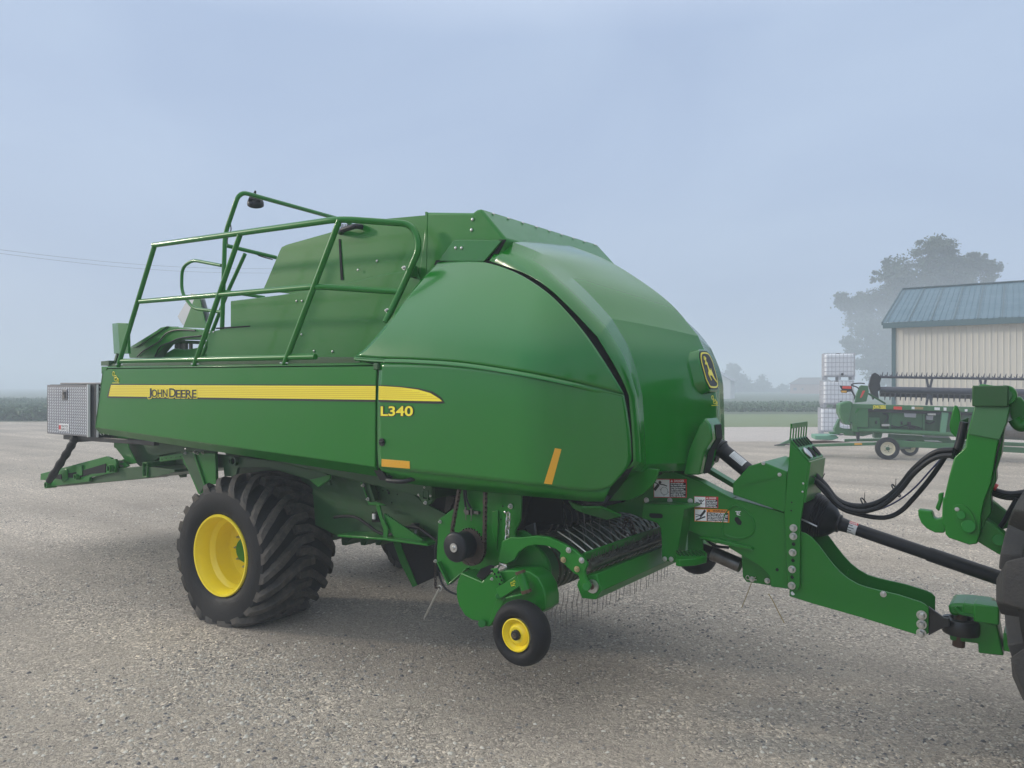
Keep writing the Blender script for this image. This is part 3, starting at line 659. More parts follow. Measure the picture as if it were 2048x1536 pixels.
# ---- nose hood
Gp = [(979,522),(1050,547),(1097,576),(1144,620),(1195,674),(1227,727),(1247,765),(1258,792),(1264.5,870),(1266.5,922)]
Bp = [(1010,479),(1079,506),(1125,541),(1170,580),(1224,638),(1256,693),(1273,743),(1284,789),(1289,860),(1292,928)]
Dp = [(1135,492),(1203,518),(1268,556),(1338,609),(1392,672),(1411,716),(1424,762),(1431,806),(1431,865),(1425,928)]
By = [.54,.55,.56,.57,.58,.585,.59,.59,.59,.59]
G3 = [PS(x, y, lambda a, c_: door(a, c_) if c_ > 2.05 else gx(a)) for x, y in Gp]
B3 = [P(x, y, yb) for (x, y), yb in zip(Bp, By)]
D3 = [P(x, y, 1.17) for x, y in Dp]
cols = []
def mixc(A, B, t, bulge):
    out = []
    for a, c_ in zip(A, B): out.append(a.lerp(c_, t) + Vector((bulge, 0, bulge*.75)))
    return out
nb_ = 8
cols.append(G3); cols.append(mixc(G3, B3, .55, .006))
cols.append(B3)
for i in range(1, nb_):
    t = i/nb_; k = 4*t*(1-t); cols.append(mixc(B3, D3, t, .006*k))
cols.append(D3)
cC = [Vector((p.x+.003, YC, p.z+.004)) for p in D3]; cols.append(cC)
def pw(c_): return spl(c_[:5],6)[:-1]+spl(c_[4:8],6)[:-1]+spl(c_[7:],6)
cols = [pw(c_) for c_ in cols]
full = cols + [mirror_pts(c_) for c_ in cols[:-1][::-1]]
rows = [[c_[i] for c_ in full] for i in range(len(full[0]))]
last = rows[-1]; rows += [[p+Vector((-.04,0,-.05)) for p in last], [p+Vector((-.20,0,-.075)) for p in last]]
b = mb(); b.grid(rows); HOOD = b.build('nose_hood', GLOSS, BAL, ang=9, orient=False); HOOD.data.flip_normals()
md = HOOD.modifiers.new('sol', 'SOLIDIFY'); md.thickness = .005; md.offset = 0
fr_ = [r_[0] for r_ in rows]
# front-side lower skirt (between the front panel and the tongue), both sides
sk = [P(*q(6, x, y), .62) for x, y in ((985,200),(1035,80),(1090,135),(1215,150),(1200,215),(1160,280),(1100,335),(1000,385),(830,392),(850,372),(905,300))]
mb().prism(sk, (0,.03,0)).build('lower_skirt', GREEN, BAL, bevel=.005)
# far side panel and door, mirrored (simple, seen only from other positions)
b = mb(); b.prism(mirror_pts(face), (0,-.03,0)); b.build('far_side_panel', GREEN, BAL)
fp2 = [[Vector((p.x, 2*YC-p.y, p.z)) for p in r_[::4]] for r_ in coons(FT, FB, FL, FR, 60, 24, fpanel)[::4]]; mb().grid(fp2).build('far_side_panel', GREEN, BAL, ang=60)
fp2 = [[Vector((p.x, 2*YC-p.y, p.z)) for p in r_[::4]] for r_ in coons(DT, DB, DL, DR, 60, 44, fdoor)[::4]]; mb().grid(fp2).build('far_upper_door', GLOSS, BAL, ang=60)
# ---- emblem housing and emblem on the nose
def nose(y, z):     # x of the nose surface near the centreline
    c_ = cC; 
    for a, d in zip(c_[:-1], c_[1:]):
        if a.z >= z >= d.z: return a.x + (d.x-a.x)*(a.z-z)/(a.z-d.z+1e-9)
    return c_[-1].x
ez = 2.185; ex = nose(1.3, ez); tl = math.atan2(nose(1.3, ez-.12)-nose(1.3, ez+.12), .24)
EV = Vector((-math.sin(tl), 0, math.cos(tl))); EN = Vector((math.cos(tl), 0, math.sin(tl))); EU = Vector((0, 1, 0)); EO = Vector((ex-.005, YC-.05, ez))
def oval(rx, rz, cut=.32, n=8):     # rounded-rectangle badge outline
    p = [(-rx, -rz*(1-cut*1.4)), (-rx, rz*(1-cut*1.4)), (-rx*(1-cut), rz*.96), (0, rz), (rx*(1-cut), rz*.96), (rx, rz*(1-cut*1.4)), (rx, -rz*(1-cut*1.4)), (rx*(1-cut), -rz*.96), (0,-rz), (-rx*(1-cut), -rz*.96)]
    p3 = [Vector((a, c_, 0)) for a, c_ in p]; s_ = (p3[-1]+p3[0])/2; return fil([s_]+p3+[s_], rx*.45, 4)[:-1]
def badge(rx, rz, d0, d1, nm, m, parent, bev=0, taper=1.0):
    o1 = oval(rx, rz); o0 = [v*taper for v in o1]; n_ = len(o1); b = mb()
    A = [EO + EU*v.x + EV*v.y + EN*d0 for v in o0]; B = [EO + EU*v.x + EV*v.y + EN*d1 for v in o1]
    b.add(A+B, [tuple(range(n_, 2*n_))] + [(i, (i+1)%n_, n_+(i+1)%n_, n_+i) for i in range(n_)]); return b.build(nm, m, parent, bevel=bev)
hs = badge(.124, .152, -.07, .010, 'badge_housing', GLOSS, HOOD, .008, 1.08)
badge(.112, .138, .005, .014, 'badge_rim', BLK, hs)
e1 = badge(.104, .129, .006, .016, 'emblem', DECY, hs); badge(.093, .117, .006, .0175, 'emblem_field', BLK, hs)
deer = [(-.05,.055),(-.065,.045),(-.055,.035),(-.035,.04),(-.03,.02),(-.03,-.01),(-.045,-.015),(-.055,-.03),(-.03,-.075),(-.022,-.072),(-.038,-.032),(-.02,-.04),(.01,-.04),(.035,-.065),(.085,-.095),(.09,-.088),(.05,-.055),(.035,-.02),(.03,-.005),(.028,.012),(.022,0),(0,.0),(-.008,.01),(-.015,.035),(-.014,.05),(-.028,.058),(-.03,.07),(-.012,.085),(-.02,.09),(-.032,.078),(-.03,.098),(-.038,.098),(-.042,.08),(-.055,.095),(-.06,.09),(-.05,.075),(-.066,.08),(-.064,.074),(-.044,.066)]
b = mb(); b.prism([EO+EU*a*.86+EV*c_*1.0+EN*.0175 for a, c_ in deer], EN*.003); b.build('leaping_deer', DECY, hs, smooth=False)
crest(HOOD, P(1424,803,1.12)+Vector((.02,-.01,0)), (.2,.98,0), (0,0,1), .08, (1,-.3,0))
# ---- shaft snout on the nose
sn = [(1395,935),(1392,905),(1412,858),(1424,834),(1438,850),(1440,890),(1428,915),(1418,945)]
s3 = [P(x, y, .90) for x, y in ((1366,950),(1376,900),(1398,850),(1410,835),(1421,850),(1424,878),(1408,905),(1398,950))]
b = mb(); b.prism(s3, (.0,.20,0)); SN = b.build('shaft_snout', GLOSS, BAL, bevel=.012)
b = mb(); s4 = [p+Vector((.004,.07,0)) for p in s3[4:]]; b.grid([s4, [p+Vector((0,.11,0)) for p in s4]]); b.build('snout_opening', BLKM, SN, smooth=False)
# ================== top shield, hopper
b = mb()
sh = [P(852,424,.45), P(945,425,.45), P(953,419,.45), P(961,417,.45), P(1012,478,.45), P(1000,530,.45), P(860,600,.45), P(830,600,.45)]
TS_ = b.prism(sh, (0, 1.70, 0)).build('top_shield', GREEN, BAL, bevel=.02, seg=4)
rivets(TS_, [P(x, y, .447) for x, y in ((945,439),(943,460))], YN, .013)
rivets(TS_, [P(964,418,.45)+Vector((.012,.12+1.5*i/8,-.014)) for i in range(9)], (.6,0,.8), .012)
mb().prism(pts(3, .447, 718,150, 726,148, 732,158, 724,600, 716,600), (0,.02,0)).build('shield_flange', GREEN, TS_)
# upper hopper panel and lower hopper panel
up = pts(0, .455, 525,581, 533,563, 559,502, 563,494, 573,489, 660,464.5, 728,441, 852,430, 852,600, 770,640, 700,600)
HP = mb().prism(up, (0, 1.69, 0)).build('upper_hopper_panel', GREEN, BAL, bevel=.006)
rivets(HP, [P(x, y, .452) for x, y in ((754,522),(810,535))], YN, .011)
mb().prism(pts(0, .448, 677,478, 680,478, 686,560, 681,560), (0,.01,0)).build('panel_slit', BLKM, HP, smooth=False)
hh = pts(3, .44, 135,275, 150,268, 245,245, 288,252); hh[0].y = .42; b = mb()
hp = [P(681,465,.46), P(684,460,.38), P(712,452,.38), P(724,454,.46)]; b.tube(fil(hp,.03,4), .022, 10); b.build('hopper_handle', BLK, HP)
lo_ = pts(0, .435, 461,602, 560,590, 660,574, 770,548, 830,540, 860,600, 800,690, 770,728, 413,728, 416,664, 461,655)
LP = mb().prism(lo_, (0, 1.73, 0)).build('lower_hopper_panel', GREEN, BAL, bevel=.006)
rivets(LP, [P(x, y, .432) for x, y in ((593,602),(604,602),(603,669),(628,702),(665,703),(427,664),(419,665),(716,540))], YN, .011)
mb().prism(pts(0, .43, 430,655.5, 500,651, 499,653.5, 432,658), (0,.02,0)).build('panel_slit', BLKM, LP, smooth=False)
# knotter / rear upper frame seen under the railing
b = mb(); arm = pts(12, .75, 370,640, 520,640, 790,430, 940,360, 1130,380, 1420,410, 1450,540, 1060,540, 900,600, 740,790, 400,790)
RA = b.prism(arm, (0,.10,0)).build('tension_arm', GREEN, BAL, bevel=.008)
b = mb(); b.prism([p+Vector((0,-.02,0)) for p in pts(12, .75, 440,640, 520,640, 900,385, 940,360, 850,380, 790,425)], (0,.14,.004)).build('arm_flange', GREEN, RA)
c = inst(RA, (0, 1.0, 0)); 
b = mb(); b.tube(spl(pts(12,.735, 510,770, 600,690, 800,570, 900,460, 1050,410, 1300,415),5), .008, 8); b.tube(spl(pts(12,.735, 750,770, 820,640, 950,580, 1100,520, 1380,490),5), .008, 8); b.build('arm_hose', BLK, RA)
mb().prism(pts(12, .85, 840,790, 900,720, 1010,660, 1160,680, 1340,650, 1400,740, 1400,800), (0,.5,0)).build('knotter_cover', GREEN, BAL, bevel=.008)
for x in (1045,1090,1160,1240): mb().cyl(P(*q(12,x,570),.95), P(*q(12,x,680),.95), .022 if x != 1160 else .035, 12).build('cylinder_rod', DSTEEL, BAL)
mb().prism(pts(12, .9, 1020,545, 1400,560, 1400,600, 1060,590), (0,.5,0)).build('rod_bridge', DGREEN, BAL)
# junk between: low frame rails and a worn plate above the panel
mb().prism(pts(0, .42, 218,728, 500,714, 720,714, 720,735, 210,740), (0,1.76,0)).build('chamber_top', DGREEN, BAL, bevel=.006)
mb().prism(pts(12, .60, 940,900, 1200,840, 1450,845, 1450,900), (0,.2,0)).build('worn_plate', RUST, BAL)
b = mb(); b.cyl(P(*q(12,1015,870),.5), P(*q(12,1015,870),.44), .022, 14); b.build('round_cap', WHT, BAL)
# rear light box
lb = pts(12, .50, 165,322, 245,312, 375,318, 385,735, 190,735)
b = mb(); b.prism(pts(12, .42, 245,312, 375,318, 385,733, 272,733), (0,.03,0)); b.prism([P(*q(12,165,322),.55), P(*q(12,245,312),.42), P(*q(12,272,733),.42), P(*q(12,190,735),.55)], (0,.03,0)); b.build('rear_light_box', GREEN, BAL, bevel=.004)
b = mb(); b.beam(P(*q(12,250,735),.48), P(*q(12,200,915),.48), .04, .03); b.beam(P(*q(12,135,870),.5), P(*q(12,240,860),.5), .2, .05); b.build('light_bracket', DGREEN, BAL)
# slow-vehicle plate, seen from behind
b = mb(); b.prism(pts(1, 1.25, 1100,843, 1185,850, 1225,985, 1190,1080, 1045,1060, 1008,1000), (-.012,.005,0)); b.build('warning_plate', SMV, BAL, smooth=False)
mb().prism(pts(1, 1.20, 1125,870, 1155,865, 1205,1080, 1045,1075), (-.012,.02,0)).build('plate_bracket', GREEN, BAL)
# ================== hand rail
RL = .0235
def rail(name, path, r=RL, k=.07, parent=BAL, m=GREEN): return mb().tube(fil(path, k), r, 12).build(name, m, parent)
ry = .07
top = [P(307,490.5,ry), P(680,438,ry)]; zt = P(680,438,ry).z
def PZt(px, py, z): return PZ(px, py, z)
e1_ = PZt(826,449,zt-.01); e2_ = P(840,500,e1_.y-.02); e3_ = P(806,572,.44); e4_ = P(771,645,.30)
e1_ = P(824,448,.34); e2_ = P(841,492,.34); e3_ = P(806,572,.32); e4_ = P(771,645,.20)
HR = rail('hand_rail', [top[0], top[1], e1_, e2_, e3_, e4_], .025, .13)
RP_ = [(309,492,236,733),(480,470,388,733),(679,440,568,731)]
for x0, y0, x1, y1 in RP_: rail('rail_post', [P(x0, y0, ry), P(x1, y1, .06)], parent=HR)
rail('mid_rail', [P(281,603,ry), P(634,573,ry), P(801,584,.31)], parent=HR, k=.1)
rail('toe_rail', [P(243,722,ry), P(631,713.5,ry)], parent=HR)
b = mb(); b.box(P(824,543,.40), (.05,.08,.09)); b.build('rail_bracket', GREEN, HR, bevel=.006)
bolts(HR, [P(809,536,.30), P(775,621,.22)], YN, .015, .02)
# ================== rear light arch and ladder rails
ay = .5
A0 = P(444,664,ay); ax_ = A0.x
def PA(px, py): return PXp(px, py, ax_)
ap = [P(444,664,ay), P(449,470,ay), P(478,388,ay), PA(492,380)]
LA = rail('light_arch', [P(444,664,ay), P(450,468,ay), P(479,383,ay)+Vector((0,0,0)), PA(700,444), PA(712,475)], .022, .10)
rail('cross_tube', [PA(452,491), PA(552,515)], .02, parent=LA)
rail('ladder_rail', [PA(443,531), P(385,520,ay), P(364,535,ay), P(363,585,ay), P(386,617,ay), P(443,624,ay)], .017, .10, parent=LA)
rail('ladder_side', [P(490,508,.75), P(455,585,.75), P(405,712,.75)], .02, parent=LA)
rail('brace_tube', [P(445,582,ay), P(530,595,.8)], .016, parent=LA)
lm = PA(511,405); b = mb()
dv = Vector((-.45,.35,-.8)).normalized()
b.lathe([(.001,-.035),(.03,-.035),(.05,-.02),(.075,.0),(.082,.02),(.082,.05),(.074,.055),(.001,.055)], lm-dv*.02, dv, 24)
for k in range(9):
    M = Matrix.Rotation(0, 3, 'Z'); u = dv.orthogonal().normalized(); w_ = dv.cross(u); b.box(lm-dv*.035+u*(-.056+.014*k), (.005,.10,.04), Matrix((u, w_, dv)).transposed())
WL = b.build('work_lamp', BLK, LA)
b = mb(); b.tube([lm-dv*.06, lm-dv*.10+Vector((0,0,.02)), PA(509,386)], .010, 8); b.build('lamp_bracket', BLK, WL)
b = mb(); b.tube(spl([PA(508,390), PA(490,389), PA(476,400), PA(470,420), PA(461,442), PA(462,460), PA(455,478), PA(458,492), PA(480,500), PA(505,504), PA(520,512), PA(545,519)], 5), .006, 6); b.build('lamp_cable', BLK, LA)
b = mb(); 
for k in range(6): b.tube(spl([PA(682+k*3,448), PA(684+k*2,462+k), PA(695,456-k), PA(700+k,448)],4), .006, 5)
b.build('cable_bundle', BLK, LA)
# ================== toolbox behind
tby = .22
TB0 = P(95,768,tby); 
TBX = empty('toolbox', P(135,870,tby), 'diamond-plate aluminium toolbox bolted behind the baler', 'toolbox')
x0 = P(95,870,tby).x; x1 = P(176,872,tby).x; zt_ = P(135,769,tby).z; zb = P(135,871,tby).z; x2 = x1+.12
dep = .52
def bars(b, ox, nx, nz, U_, V_, N_, w_, h_, same=0):
    for i in range(nx):
        for j in range(nz):
            c_ = Vector(ox) + U_*((i+.5)/nx*w_) + V_*((j+.5)/nz*h_); a = R(52) if (i+j) % 2 else R(-52)
            if same: a = R(128)
            d = U_*math.cos(a) + V_*math.sin(a); e = U_*-math.sin(a) + V_*math.cos(a); L = .022; k = .0075
            b.add([c_-d*L, c_-e*k, c_+d*L, c_+e*k, c_-d*L*.4+N_*.004, c_+d*L*.4+N_*.004], [(0,1,4),(1,2,5),(1,5,4),(2,3,5),(3,0,4),(3,4,5)])
X_, Z_, Y_ = Vector((1,0,0)), Vector((0,0,1)), Vector((0,-1,0))
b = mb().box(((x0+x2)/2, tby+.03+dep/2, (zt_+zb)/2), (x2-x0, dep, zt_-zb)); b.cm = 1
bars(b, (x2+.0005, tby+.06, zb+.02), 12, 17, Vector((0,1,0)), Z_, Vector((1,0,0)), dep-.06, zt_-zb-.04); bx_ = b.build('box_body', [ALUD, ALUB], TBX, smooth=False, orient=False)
b = mb().box(((x0+x1)/2, tby+.012, (zt_+zb)/2), (x1-x0, .03, zt_-zb-.01)); b.cm = 1
bars(b, (x0+.02, tby-.0035, zb+.02), 21, 17, X_, Z_, Y_, x1-x0-.04, zt_-zb-.05, 1); dr = b.build('door', [ALU, ALUB], TBX, smooth=False, orient=False)
b = mb(); b.box(((x0+x2)/2, tby+.08+dep/2, zt_+.012), (x2-x0-.1, dep-.08, .02)); b.build('lid', ALU, TBX, bevel=.004)
b = mb(); b.box((x1+.004, tby+.005, (zt_+zb)/2), (.016,.03,zt_-zb)); b.box((x2+.006, tby+.045, (zt_+zb)/2), (.01,.02,zt_-zb)); b.build('edge_trim', ALUB, TBX, bevel=.002)
kx = P(131,789,tby); b = mb(); b.box(kx+Vector((0,-.008,0)), (.14,.012,.12)); b.build('lock_plate', ALU, dr, bevel=.004)
b = mb(); b.box(kx+Vector((0,-.018,-.005)), (.06,.014,.08)); b.cyl(kx+Vector((0,-.02,.02)), kx+Vector((0,-.032,.02)), .02, 12); b.build('lock', DSTEEL, dr, bevel=.003)
lx = P(129,855,tby); b = mb(); b.box(lx+Vector((0,-.006,0)), (.26,.006,.085)); lb_ = b.build('maker_label', WHT, dr, bevel=.002)
b = mb(); b.box(lx+Vector((-.095,-.0105,0)), (.045,.003,.05)); b.build('label_logo', RED, lb_)
b = mb(); addtext(b, 'TRACTOR', .034, lx+Vector((-.06,-.0095,.004)), (1,0,0), (0,0,1), .0008, fit=.17); addtext(b, 'SUPPLY CO', .034, lx+Vector((-.06,-.0095,-.032)), (1,0,0), (0,0,1), .0008, fit=.17); b.build('label_lettering', DECB, lb_, smooth=False, orient=False)
# toolbox carrier frame and strut (part of the baler)
b = mb(); za = zb-.035
b.beam((x0+.25, tby+.10, za), (-1.6, tby+.10, za+.02), .06, .05); b.beam((x0+.25, tby+.5, za), (-1.6, tby+.5, za+.02), .06, .05); b.beam((x0+.55, tby+.02, za-.02), (x0+.55, tby+.6, za-.02), .06, .05); b.build('toolbox_carrier', DECB, BAL, bevel=.004)
b = mb(); s0 = P(153,873,.28); s1 = P(98,962,.28); b.tube(spl([s0, s0.lerp(s1,.25)+Vector((0,0,-.01)), s0.lerp(s1,.6)+Vector((.01,0,0)), s1], 6), [.042+.006*math.sin(i*1.7) for i in range(19)], 12); b.build('strut_boot', RUB, BAL)
# ================================================================== RUNNING GEAR, UNDERSIDE, PICKUP
YP = Vector((0,1,0))
def bigwheel(name, o, w_, side, label=None):       # o: outer hub point on the ground plane height; side +1 extends to +y
    o = Vector(o); Rt = .648; W = w_; ax = Vector((0, side, 0))
    t = bpy.data.objects.new(name, None); C.objects.link(t); t.parent = BAL; t.location = o - OFF[BAL.name]; OFF[t.name] = o.copy()
    b = mb(); prof = [(.355,.050),(.372,.028),(.40,.012),(.45,.000),(.52,.002),(.572,.016),(.598,.050),(.612,.10),(.620,.20),(.624,W/2),(.620,W-.20),(.612,W-.10),(.598,W-.050),(.572,W-.016),(.52,W-.002),(.45,W),(.40,W-.012),(.355,W-.05)]
    b.lathe(prof, o, ax, 96)
    b.cm = 1; N = 21
    def lug(a0, flip):
        path = [(-.21,.010,-.075),(-.15,.030,-.025),(-.08,.075,.010),(-.01,.135,.032),(.07,.21,.042),(.15,.30,.043),(.19,.36,.043),(.20,.49,.043)]
        wd = [.074,.074,.072,.070,.068,.066,.066,.068]
        rings = []
        for (a, yy_, h), w0 in zip(path, wd):
            y_ = yy_ if not flip else W-yy_; a = a0 + a*1.15
            base = .61 if yy_ > .06 else .575
            for r_, k in ((base, 1.25), (Rt+h, .8)):
                pass
            if yy_ < .06: r_top = .645 + h*.6; 
            else: r_top = Rt + h
            rr = []
            for r_, da, in ((base-.02, -.5*w0*1.5), (r_top, -.5*w0*.85), (r_top, .5*w0*.85), (base-.02, .5*w0*1.5)):
                A = a + da/Rt; yo = y_ 
                rr.append(o + Vector((math.cos(A)*r_, side*yo, math.sin(A)*r_)))
            rings.append(rr)
        vs = [p for r_ in rings for p in r_]; n_ = len(rings)
        fs = [(i*4+k, i*4+(k+1)%4, (i+1)*4+(k+1)%4, (i+1)*4+k) for i in range(n_-1) for k in range(4)] + [(0,1,2,3), tuple(4*(n_-1)+k for k in (3,2,1,0))]
        b.add(vs, fs)
    for i in range(N):
        lug(2*math.pi*i/N, False); lug(2*math.pi*(i+.5)/N, True)
    b.v = [(v[0], v[1] - side*(.05*max(0, 1-(v[2])/.22)**2 if abs(v[1]-o.y) < W*.3 else 0) + (side*.05*max(0, 1-v[2]/.22)**2 if abs(v[1]-o.y) > W*.7 else 0), max(v[2], .002+abs(v[2])*.02)) for v in b.v]
    ty = b.build('tyre', [RUB, RUBT], t, ang=30)
    b = mb()
    prof = [(.345,.060),(.362,.030),(.355,.014),(.340,.016),(.332,.045),(.320,.075),(.316,.15),(.302,.165),(.286,.19),(.282,.31),(.27,.332),(.20,.340),(.001,.340)]
    b.lathe(prof, o, ax, 72); rm = b.build('rim', YEL, t, ang=30)
    b = mb(); b.lathe([(.12,.34),(.115,.29),(.10,.27),(.001,.26)], o, ax, 32); hb_ = b.build('hub', GREEN, t)
    bolts(t, [o + Vector((math.cos(a)*.17, side*.338, math.sin(a)*.17)) for a in [k*math.pi/5 for k in range(10)]], (0,-side,0), .014, .03, name='wheel_nut')
    b = mb(); b.tube([o+Vector((.20,side*.33,-.22)), o+Vector((.17,side*.28,-.20))], .007, 6); b.build('valve_stem', BLK, t)
    return t
hub = P(437, 1112, 0)
WHL = bigwheel('wheel', (hub.x, -.01, .592), .82, 1)
WHL.rotation_euler.z = R(4)
bigwheel('wheel', (hub.x, 3.02, .592), .62, -1)
b = mb(); b.cyl((hub.x,.5,.592), (hub.x,2.5,.592), .075, 16); b.box((hub.x,1.3,.80), (.3,1.0,.22)); b.build('axle', DGREEN, BAL)
b = mb(); b.box((hub.x,.80,1.15), (.34,.10,.75)); b.box((hub.x,1.80,1.15), (.34,.10,.75)); b.build('axle_mount', DGREEN, BAL, bevel=.01)
# ---- rear frame, chute
PL = lambda nm, k, y, th, m, *xy, par=BAL, bev=.004: mb().prism(pts(k, y, *xy), (0,th,0)).build(nm, m, par, bevel=bev)
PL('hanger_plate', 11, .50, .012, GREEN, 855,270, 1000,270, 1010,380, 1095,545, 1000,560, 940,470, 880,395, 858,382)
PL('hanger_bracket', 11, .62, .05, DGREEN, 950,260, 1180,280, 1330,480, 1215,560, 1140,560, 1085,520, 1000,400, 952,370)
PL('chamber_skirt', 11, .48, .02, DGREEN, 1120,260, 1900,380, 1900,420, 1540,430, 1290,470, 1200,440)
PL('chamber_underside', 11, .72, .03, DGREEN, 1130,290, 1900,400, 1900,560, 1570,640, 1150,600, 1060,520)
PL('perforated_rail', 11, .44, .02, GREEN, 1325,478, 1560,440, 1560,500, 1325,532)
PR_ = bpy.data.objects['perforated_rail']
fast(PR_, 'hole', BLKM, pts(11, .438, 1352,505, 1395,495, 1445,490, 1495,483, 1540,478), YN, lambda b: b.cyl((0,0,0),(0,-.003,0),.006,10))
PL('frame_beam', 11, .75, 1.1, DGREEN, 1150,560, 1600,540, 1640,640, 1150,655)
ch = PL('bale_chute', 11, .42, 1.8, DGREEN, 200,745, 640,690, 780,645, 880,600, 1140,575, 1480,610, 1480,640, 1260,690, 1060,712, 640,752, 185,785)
b = mb()
for k in range(3): b.beam(P(*q(11,260,778-14*k),.6+.45*k), P(*q(11,1400,668-10*k),.6+.45*k), .03, .03)
b.build('chute_runner', DSTEEL, ch)
sr = PL('chute_side_rail', 11, .38, .03, GREEN, 108,652, 780,473, 830,492, 832,505, 870,502, 885,540, 868,640, 780,655, 610,690, 600,735, 200,782, 165,720, 105,716)
PL('rail_slot', 11, .372, .01, BLKM, 384,650, 500,630, 775,548, 770,640, 620,655, 480,700, 384,690, par=sr, bev=0)
PL('rail_slot', 11, .372, .01, BLKM, 215,680, 320,655, 320,712, 250,700, par=sr, bev=0)
PL('rail_hook', 11, .36, .012, GREEN, 470,572, 528,566, 532,670, 480,675, 476,700, 440,705, 440,660, 475,655, par=sr)
PL('rail_hook', 11, .36, .012, GREEN, 312,615, 380,604, 384,700, 330,740, 322,650, par=sr)
for x, y, r_ in ((800,600,.042),(458,686,.036),(158,770,.042)):
    p = P(*q(11,x,y),.33); b = mb(); b.lathe([(r_,.0),(r_,.12),(r_*.72,.12),(r_*.72,.0)], p, YP, 24, closed=True); o = b.build('roller_tube', GREEN, sr)
    mb().cyl(p+YP*.02, p+YP*.03, r_*.72, 20).build('tube_bore', BLKM, o)
PL('pivot_lug', 11, .44, .03, GREEN, 880,520, 945,505, 965,540, 1005,575, 940,603, 885,595)
for nm, par in (('pivot_bolt', BAL),): bolts(bpy.data.objects['pivot_lug'], pts(11,.435, 937,528, 952,530, 935,572, 952,575), YN, .012, .015, m=DSTEEL)
b = mb(); c0 = P(*q(11,1175,612),.40)
for sx, sz, w_, h_ in ((-.045,0,.012,.16),(.045,0,.012,.16),(0,.074,.10,.012),(0,-.074,.10,.012)): b.box(c0+Vector((sx,.6,sz)), (w_,1.2,h_))
b.build('square_tube', GREEN, BAL, bevel=.003); mb().box(c0+Vector((0,.3,0)), (.078,.4,.136)).build('tube_bore', BLKM, bpy.data.objects['square_tube'], smooth=False)
pp = PL('axle_post', 11, .34, .03, GREEN, 1545,428, 1895,445, 1905,760, 1790,770, 1755,880, 1720,855, 1620,620, 1570,540)
PL('post_web', 11, .33, .01, DGREEN, 1548,432, 1660,432, 1785,780, 1740,850, 1625,620, par=pp, bev=0)
PL('post_edge', 11, .322, .02, GREEN, 1660,430, 1676,430, 1790,768, 1778,775, par=pp, bev=.002)
bolts(pp, pts(11, .325, 1595,440, 1690,430, 1720,445, 1775,438), YN, .012, .016)
rivets(RSP, pts(11, .10, 1592,400), YN, .010)
PL('rear_stop', 11, .9, .05, DGREEN, 1505,640, 1570,635, 1565,690, 1535,692)
b = mb(); b.lathe([(.045,.0),(.045,.3),(.032,.3),(.032,.0)], P(*q(2,1132,566),.38), YP, 24, closed=True); o = b.build('cross_pipe', DGREEN, BAL); mb().cyl(P(*q(2,1132,566),.40), P(*q(2,1132,566),.41), .032, 20).build('tube_bore', BLKM, o)
PL('cross_plate', 2, .42, .03, DGREEN, 1040,525, 1650,600, 1676,700, 1560,670, 1330,600, 1160,600, 1150,650, 1085,650, 1080,600, 1040,600)
PL('fender_arm', 2, .4, .02, GREEN, 1560,670, 1676,640, 1676,665, 1610,712)
# ---- chassis between wheel and pickup
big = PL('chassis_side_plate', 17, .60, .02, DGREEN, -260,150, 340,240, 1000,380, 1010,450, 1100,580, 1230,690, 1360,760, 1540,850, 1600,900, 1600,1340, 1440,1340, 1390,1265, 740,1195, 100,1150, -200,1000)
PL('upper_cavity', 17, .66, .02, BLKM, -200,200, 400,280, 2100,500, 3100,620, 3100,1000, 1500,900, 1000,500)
b = mb(); b.prism([(-.9,.75,1.05),(2.7,.75,1.0),(2.95,.75,1.7),(-1.2,.75,1.75)], (0,1.1,0)); b.build('plunger_chamber', DGREEN, BAL)
b = mb(); b.prism(pts(17, .40, 100,1128, 710,1175, 1300,1250, 1305,1285, 700,1205, 100,1160), (0,.20,0)); b.build('sill_rail', GREEN, BAL, bevel=.004)
for x in (150, 400, 600): PL('floor_tooth', 17, .9, .5, DGREEN, x,1150, x+180,1165, x+90,1220, x+60,1275, x+8,1270, x,1215)
PL('crank_bracket', 17, .50, .012, GREEN, 350,300, 385,310, 520,700, 600,690, 740,735, 735,745, 515,735, 430,500)
PL('crank_bracket', 17, .52, .05, DGREEN, 385,300, 500,360, 600,680, 510,690)
PL('support_leg', 17, .45, .012, GREEN, 608,735, 660,735, 700,900, 775,1050, 765,1180, 705,1180, 712,1060, 640,860)
PL('gusset', 17, .47, .012, GREEN, 715,850, 740,860, 1230,1205, 1215,1235, 880,1200, 740,1000)
PL('gusset_edge', 17, .455, .02, GREEN, 718,850, 735,855, 1240,1200, 1222,1208)
PL('access_hole', 17, .594, .01, BLKM, 560,860, 620,820, 665,965, 560,965, bev=0)
b = mb(); b.box(P(*q(17,588,888),.58), (.03,.02,.045)); b.build('white_tag', WHT, BAL, bevel=.003)
b = mb(); b.box(P(*q(17,1144,1088),.57), (.018,.012,.04)); b.build('white_tag', WHT, BAL, bevel=.003)
bolts(BAL, pts(17,.49, 445,472, 510,655), YN, .013, .018)
mb().tube(spl(pts(17,.52, 60,900, 160,885, 260,885, 360,905, 480,980, 620,1085, 760,1135, 880,1110, 980,1050, 1100,1022, 1200,1050, 1310,1130, 1440,1215),5), .013, 8).build('hydraulic_hose', RUB, BAL)
b = mb(); b.box(P(*q(17,1140,1015),.55), (.05,.05,.045)); b.build('hose_clamp', BLK, BAL, bevel=.004)
for x, y, rr in ((790,570,.013),(770,540,.008),(708,543,.006),(668,517,.005),(652,570,.005),(900,592,.006),(825,703,.006),(572,832,.005)):
    mb().cyl(P(*q(17,x,y),.597), P(*q(17,x,y),.602), rr, 10).build('hole', BLKM, big, smooth=False)
